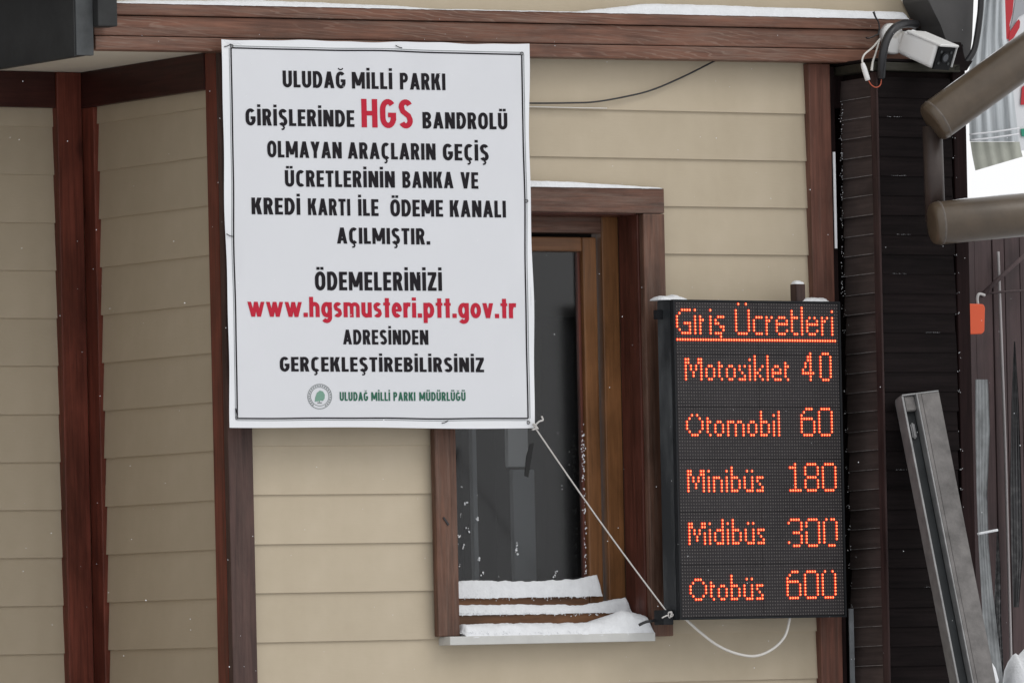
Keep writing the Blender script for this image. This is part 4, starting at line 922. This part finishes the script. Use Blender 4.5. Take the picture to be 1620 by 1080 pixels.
# ------------------------------------------------------------ leaning steel rail
ra = onY(1455, 622, -0.30); rb = onY(1455+0.196*1250, 622+1250, -0.85)
rail = empty('steel_rail', rb, 'long dull steel channel rail leaning against the dark pillar', 'rail')
axl = (ra-rb); LEN = axl.length; axl.normalize()
s1 = R0 - axl*R0.dot(axl); s1 = (s1*math.cos(math.radians(16)) + axl.cross(s1)*math.sin(math.radians(16))).normalized(); s2 = axl.cross(s1).normalized()
if s2.dot(VD) > 0: s2 = -s2          # s1: to the right, s2: towards the viewer
def rbox(name, a0, a1, b0, b1, c0, c1, m, bev=0.001):
    bm = bmesh.new(); boxbm(bm, 0, 1, 0, 1, 0, 1)
    for v in bm.verts: v.co = rb+axl*(a0+(a1-a0)*v.co.x)+s1*(b0+(b1-b0)*v.co.y)+s2*(c0+(c1-c0)*v.co.z)
    if bev: bmesh.ops.bevel(bm, geom=list(bm.edges), offset=bev, segments=2, affect='EDGES')
    return bmobj(name, bm, m, rail)
rbox('face_plate', 0, LEN-0.002, 0.002, 0.062, 0.0, 0.004, M_RAIL, 0.0015)
rbox('side_flange', 0, LEN-0.002, 0.058, 0.062, -0.06, -0.001, M_RAIL, 0.001)
rbox('back_plate', 0, LEN-0.002, -0.058, 0.062, -0.065, -0.061, M_RAILD, 0.001)
rbox('front_lip', 0, LEN-0.003, -0.011, 0.000, 0.003, 0.010, M_RAIL, 0.001)
rbox('front_lip_edge', 0, LEN-0.001, -0.0165, -0.0115, -0.03, 0.011, M_RAILE, 0.001)
rbox('channel_floor', 0, LEN-0.03, -0.052, -0.017, -0.058, -0.034, M_RAILD, 0)
rbox('left_lip', 0, LEN-0.002, -0.062, -0.0555, -0.064, 0.003, M_RAILE, 0.001)
rbox('end_cap', LEN-0.0025, LEN+0.002, -0.061, 0.061, -0.06, 0.006, M_RAILE, 0.001)
rbox('end_block', LEN-0.05, LEN-0.003, -0.054, -0.017, -0.03, -0.004, M_RAIL, 0.003)
rbox('spring_hook', LEN-0.135, LEN-0.085, -0.042, -0.028, -0.032, -0.018, M_RAILE, 0.004)

# ------------------------------------------------------------ background at the right edge
BY = 2.6
bb = empty('brown_shed', onY(1580, 800, BY), 'maroon-brown boarded shed standing behind the dark pillar at the right edge', 'shed')
edges = [1480, 1505, 1540, 1569, 1588, 1612, 1640, 1668, 1700]
for a, b in zip(edges[:-1], edges[1:]):
    p0 = onY(a, 372, BY+random.uniform(-.01, .01)); p1 = onY(b, 372, BY)
    box('wall_board', p0.x+0.002, p1.x-0.003, p0.y, p0.y+0.03, 0, p0.z+0.005, W_MAROON, bb, 0.003)
q0 = onY(1475, 372, BY); q1 = onY(1710, 372, BY)
box('back_panel', q0.x, q1.x, BY+0.045, BY+0.08, 0, q0.z-0.01, W_BLKZ, bb, 0)
sc_ = lambda L, Y: [onY(a, b, Y) for a, b in L]
tag(tube('white_conduit', sc_([(1579, 398), (1582, 480), (1585, 560), (1590, 700), (1594, 850), (1598, 985), (1600, 1060)], BY-0.03), 0.0052, mat('conduit_white', (0.36, 0.34, 0.34), 0.5, 0.4), None, 8), 'thin white conduit running down the maroon shed wall', 'conduit')
tag(tube('brace_rod', sc_([(1552, 468), (1590, 432), (1635, 392)], BY-0.06), 0.0085, W_MAROON, None, 8, 0), 'slanting brown brace rod above the orange tag', 'rod')
tag(tube('tie_rod', sc_([(1548, 466), (1590, 461), (1640, 458)], BY-0.05), 0.0042, W_MAROON, None, 8, 0), 'thin level rod running right from the orange tag', 'rod')
tg = tag(prism('orange_tag', sc_([(1530, 480), (1556, 481), (1559, 486), (1558, 524), (1554, 528), (1530, 529)], BY-0.12), (0, 0.02, 0), M_TAG, None, 0.003), 'small bright orange tag hanging at the right edge of the dark pillar', 'tag')
tube('hook', sc_([(1547, 481), (1546, 472), (1549, 465), (1558, 467)], BY-0.11), 0.005, mat('snowy_hook', (0.45, 0.44, 0.43), 0.6, 0.3), tg, 8)
# loose grey film hanging down along the shed
def sheet(name, cols, Y, m, label, cat, amp=0.01, parent=None, th=0.002):
    """cols: rows of (x_left, x_right, y) in picture order, hung as one folded sheet"""
    V = []; F = []; n = 14
    rows = []
    for i in range(len(cols)-1):
        for k in range(5):
            t = k/5; rows.append(tuple(cols[i][q]+(cols[i+1][q]-cols[i][q])*t for q in range(len(cols[i]))))
    rows.append(cols[-1])
    for s in (0, th):
        for (a, b, y, *sl_) in rows:
            for i in range(n+1):
                x = a+(b-a)*i/n; d = amp*math.sin(i*1.9+y*0.004)+amp*0.6*fz(i*0.5, y*0.01, 1.0)
                V.append(onY(x, y+(sl_[0]*i/n if sl_ else 0), Y+d+s))
    N1 = len(rows)*(n+1)
    for s in (0, 1):
        for j in range(len(rows)-1):
            for i in range(n):
                a = s*N1+j*(n+1)+i; f = (a, a+n+1, a+n+2, a+1); F.append(f if s == 0 else f[::-1])
    o = link(name, V, F, m, parent, True)
    return tag(o, label, cat) if label else o
sheet('plastic_film', [(1543, 1563, 600), (1543, 1566, 680), (1545, 1562, 780), (1548, 1564, 860), (1552, 1570, 930), (1556, 1578, 1000), (1560, 1590, 1100)], BY-0.16, M_POLY, 'limp grey plastic film hanging between the dark pillar and the shed', 'film', 0.0015)
sheet('plastic_film', [(1604, 1606, 540), (1600, 1612, 640), (1598, 1616, 760), (1600, 1618, 880), (1603, 1612, 960)], BY-0.12, mat('black_film', (0.022, 0.022, 0.024), 0.3, 0.5, bump=0.6, bscale=30, var=1, vscale=30, col2=(0.12, 0.12, 0.12), thr=(.5, .9)), 'torn strip of dark plastic beside the white conduit', 'film', 0.003)
sheet('plastic_film', [(1577, 1579, 840), (1575, 1583, 900), (1572, 1584, 980), (1574, 1588, 1060), (1574, 1590, 1120)], BY-0.13, mat('black_film2', (0.03, 0.03, 0.032), 0.3, 0.5, bump=0.6, bscale=60, var=1, vscale=60, col2=(0.22, 0.22, 0.22), thr=(.45, .75)), 'crumpled dark plastic shred left of the white conduit', 'film', 0.004)
tag(tube('snow_line', sc_([(1547, 844), (1562, 841), (1578, 838)], BY-0.18), 0.0045, M_SNOW, None, 8, 3), 'thin ledge of snow crossing the grey film', None, None, 'stuff')
def lump(name, pts, Y, depth, label):
    V = []; F = []; P = [onY(a, b, Y) for a, b in pts]; c0 = sum(P, Vector())/len(P); n = len(P); K = 5
    for q in range(K+1):
        a = q/K*math.pi/2
        for p in P: V.append(c0+(p-c0)*math.cos(a*0.98)*(1+0.06*fz(p.x*9, p.z*9, 6)) - VD*depth*math.sin(a))
    for q in range(K):
        for i in range(n): F.append((q*n+i, q*n+(i+1) % n, (q+1)*n+(i+1) % n, (q+1)*n+i))
    F.append(tuple(range(n))[::-1]); F.append(tuple(K*n+i for i in range(n)))
    o = link(name, V, F, M_SNOW, None, True); return tag(o, label, None, None, 'stuff')
lump('snow_heap', [(1586, 1085), (1588, 1060), (1594, 1046), (1602, 1036), (1607, 1033), (1611, 1036), (1620, 1026), (1632, 1024), (1650, 1040), (1655, 1090), (1640, 1130), (1600, 1130)], 1.9, 0.10, 'rough heap of snow in the lower right corner')
lump('snow_heap', [(1560, 1060), (1561, 1052), (1570, 1048), (1575, 1056), (1580, 1075), (1578, 1090), (1568, 1085)], 2.3, 0.03, 'small clod of snow at the foot of the grey film')
# striped plastic hanging from above and a printed banner behind it
sheet('striped_plastic', [(1554, 1596, -60), (1549, 1590, 0), (1540, 1592, 60), (1532, 1600, 120), (1533, 1607, 180), (1534, 1612, 224)], 1.3, M_CURT, 'sheet of striped see-through plastic hanging behind the slanting pipe', 'plastic sheet', 0.008)
sp = bpy.data.objects['striped_plastic']
sheet('cream_hem', [(1535, 1613, 224.5, 0), (1538, 1615, 245, -8), (1543, 1618, 270, -22)], 1.299, M_CREAM, None, None, 0.006, sp)
for k in range(2): tube('seam', [onY(1534+k, 213+k*9, 1.27), onY(1572, 209+k*9, 1.26), onY(1612, 203+k*9, 1.27)], 0.0035, M_WBAN, sp, 6, 3)
bn = empty('printed_banner', onY(1605, 100, 1.9), 'white banner with red stripes and a green corner behind the slanting pipe', 'banner')
prism('cloth', sc_([(1585, -80), (1586, 0), (1590, 60), (1600, 150), (1608, 240), (1700, 225), (1700, -80)], 1.9), (0, 0.003, 0), M_WBAN, bn)
prism('red_stripe', sc_([(1589, -60), (1588, 10), (1590, 40), (1592, 62), (1600, 62), (1597, 40), (1602, 20), (1609, -60)], 1.893), (0, 0.002, 0), M_RBAN, bn)
prism('red_stripe', sc_([(1597, 52), (1609, 34), (1612, 31), (1614, 35), (1613, 44), (1604, 60), (1596, 66)], 1.891), (0, 0.002, 0), M_RBAN, bn)
prism('red_stripe', sc_([(1617, 138), (1626, 132), (1626, 166), (1615, 166)], 1.893), (0, 0.002, 0), M_RBAN, bn)
prism('green_patch', sc_([(1615, 204), (1640, 202), (1640, 215), (1617, 216)], 1.893), (0, 0.002, 0), M_GBAN, bn)
prism('grey_fold', sc_([(1609, -60), (1606, 5), (1602, 30), (1597, 50), (1612, 27), (1640, 10), (1640, -60)], 1.896), (0, 0.002, 0), mat('banner_grey', (0.33, 0.34, 0.36), 0.5, 0.3), bn)

# ------------------------------------------------------------ falling snow
fl = []
for i in range(260):
    px = random.uniform(-40, 1660); py = random.uniform(-40, 1120); Y = -0.5-abs(random.gauss(0, 1))*4.0
    fl.append((onY(px, py, Y), random.uniform(0.0006, 0.0015)))
fleck_mesh(fl, 'falling_snow', 'fine snowflakes drifting down in front of the booth')
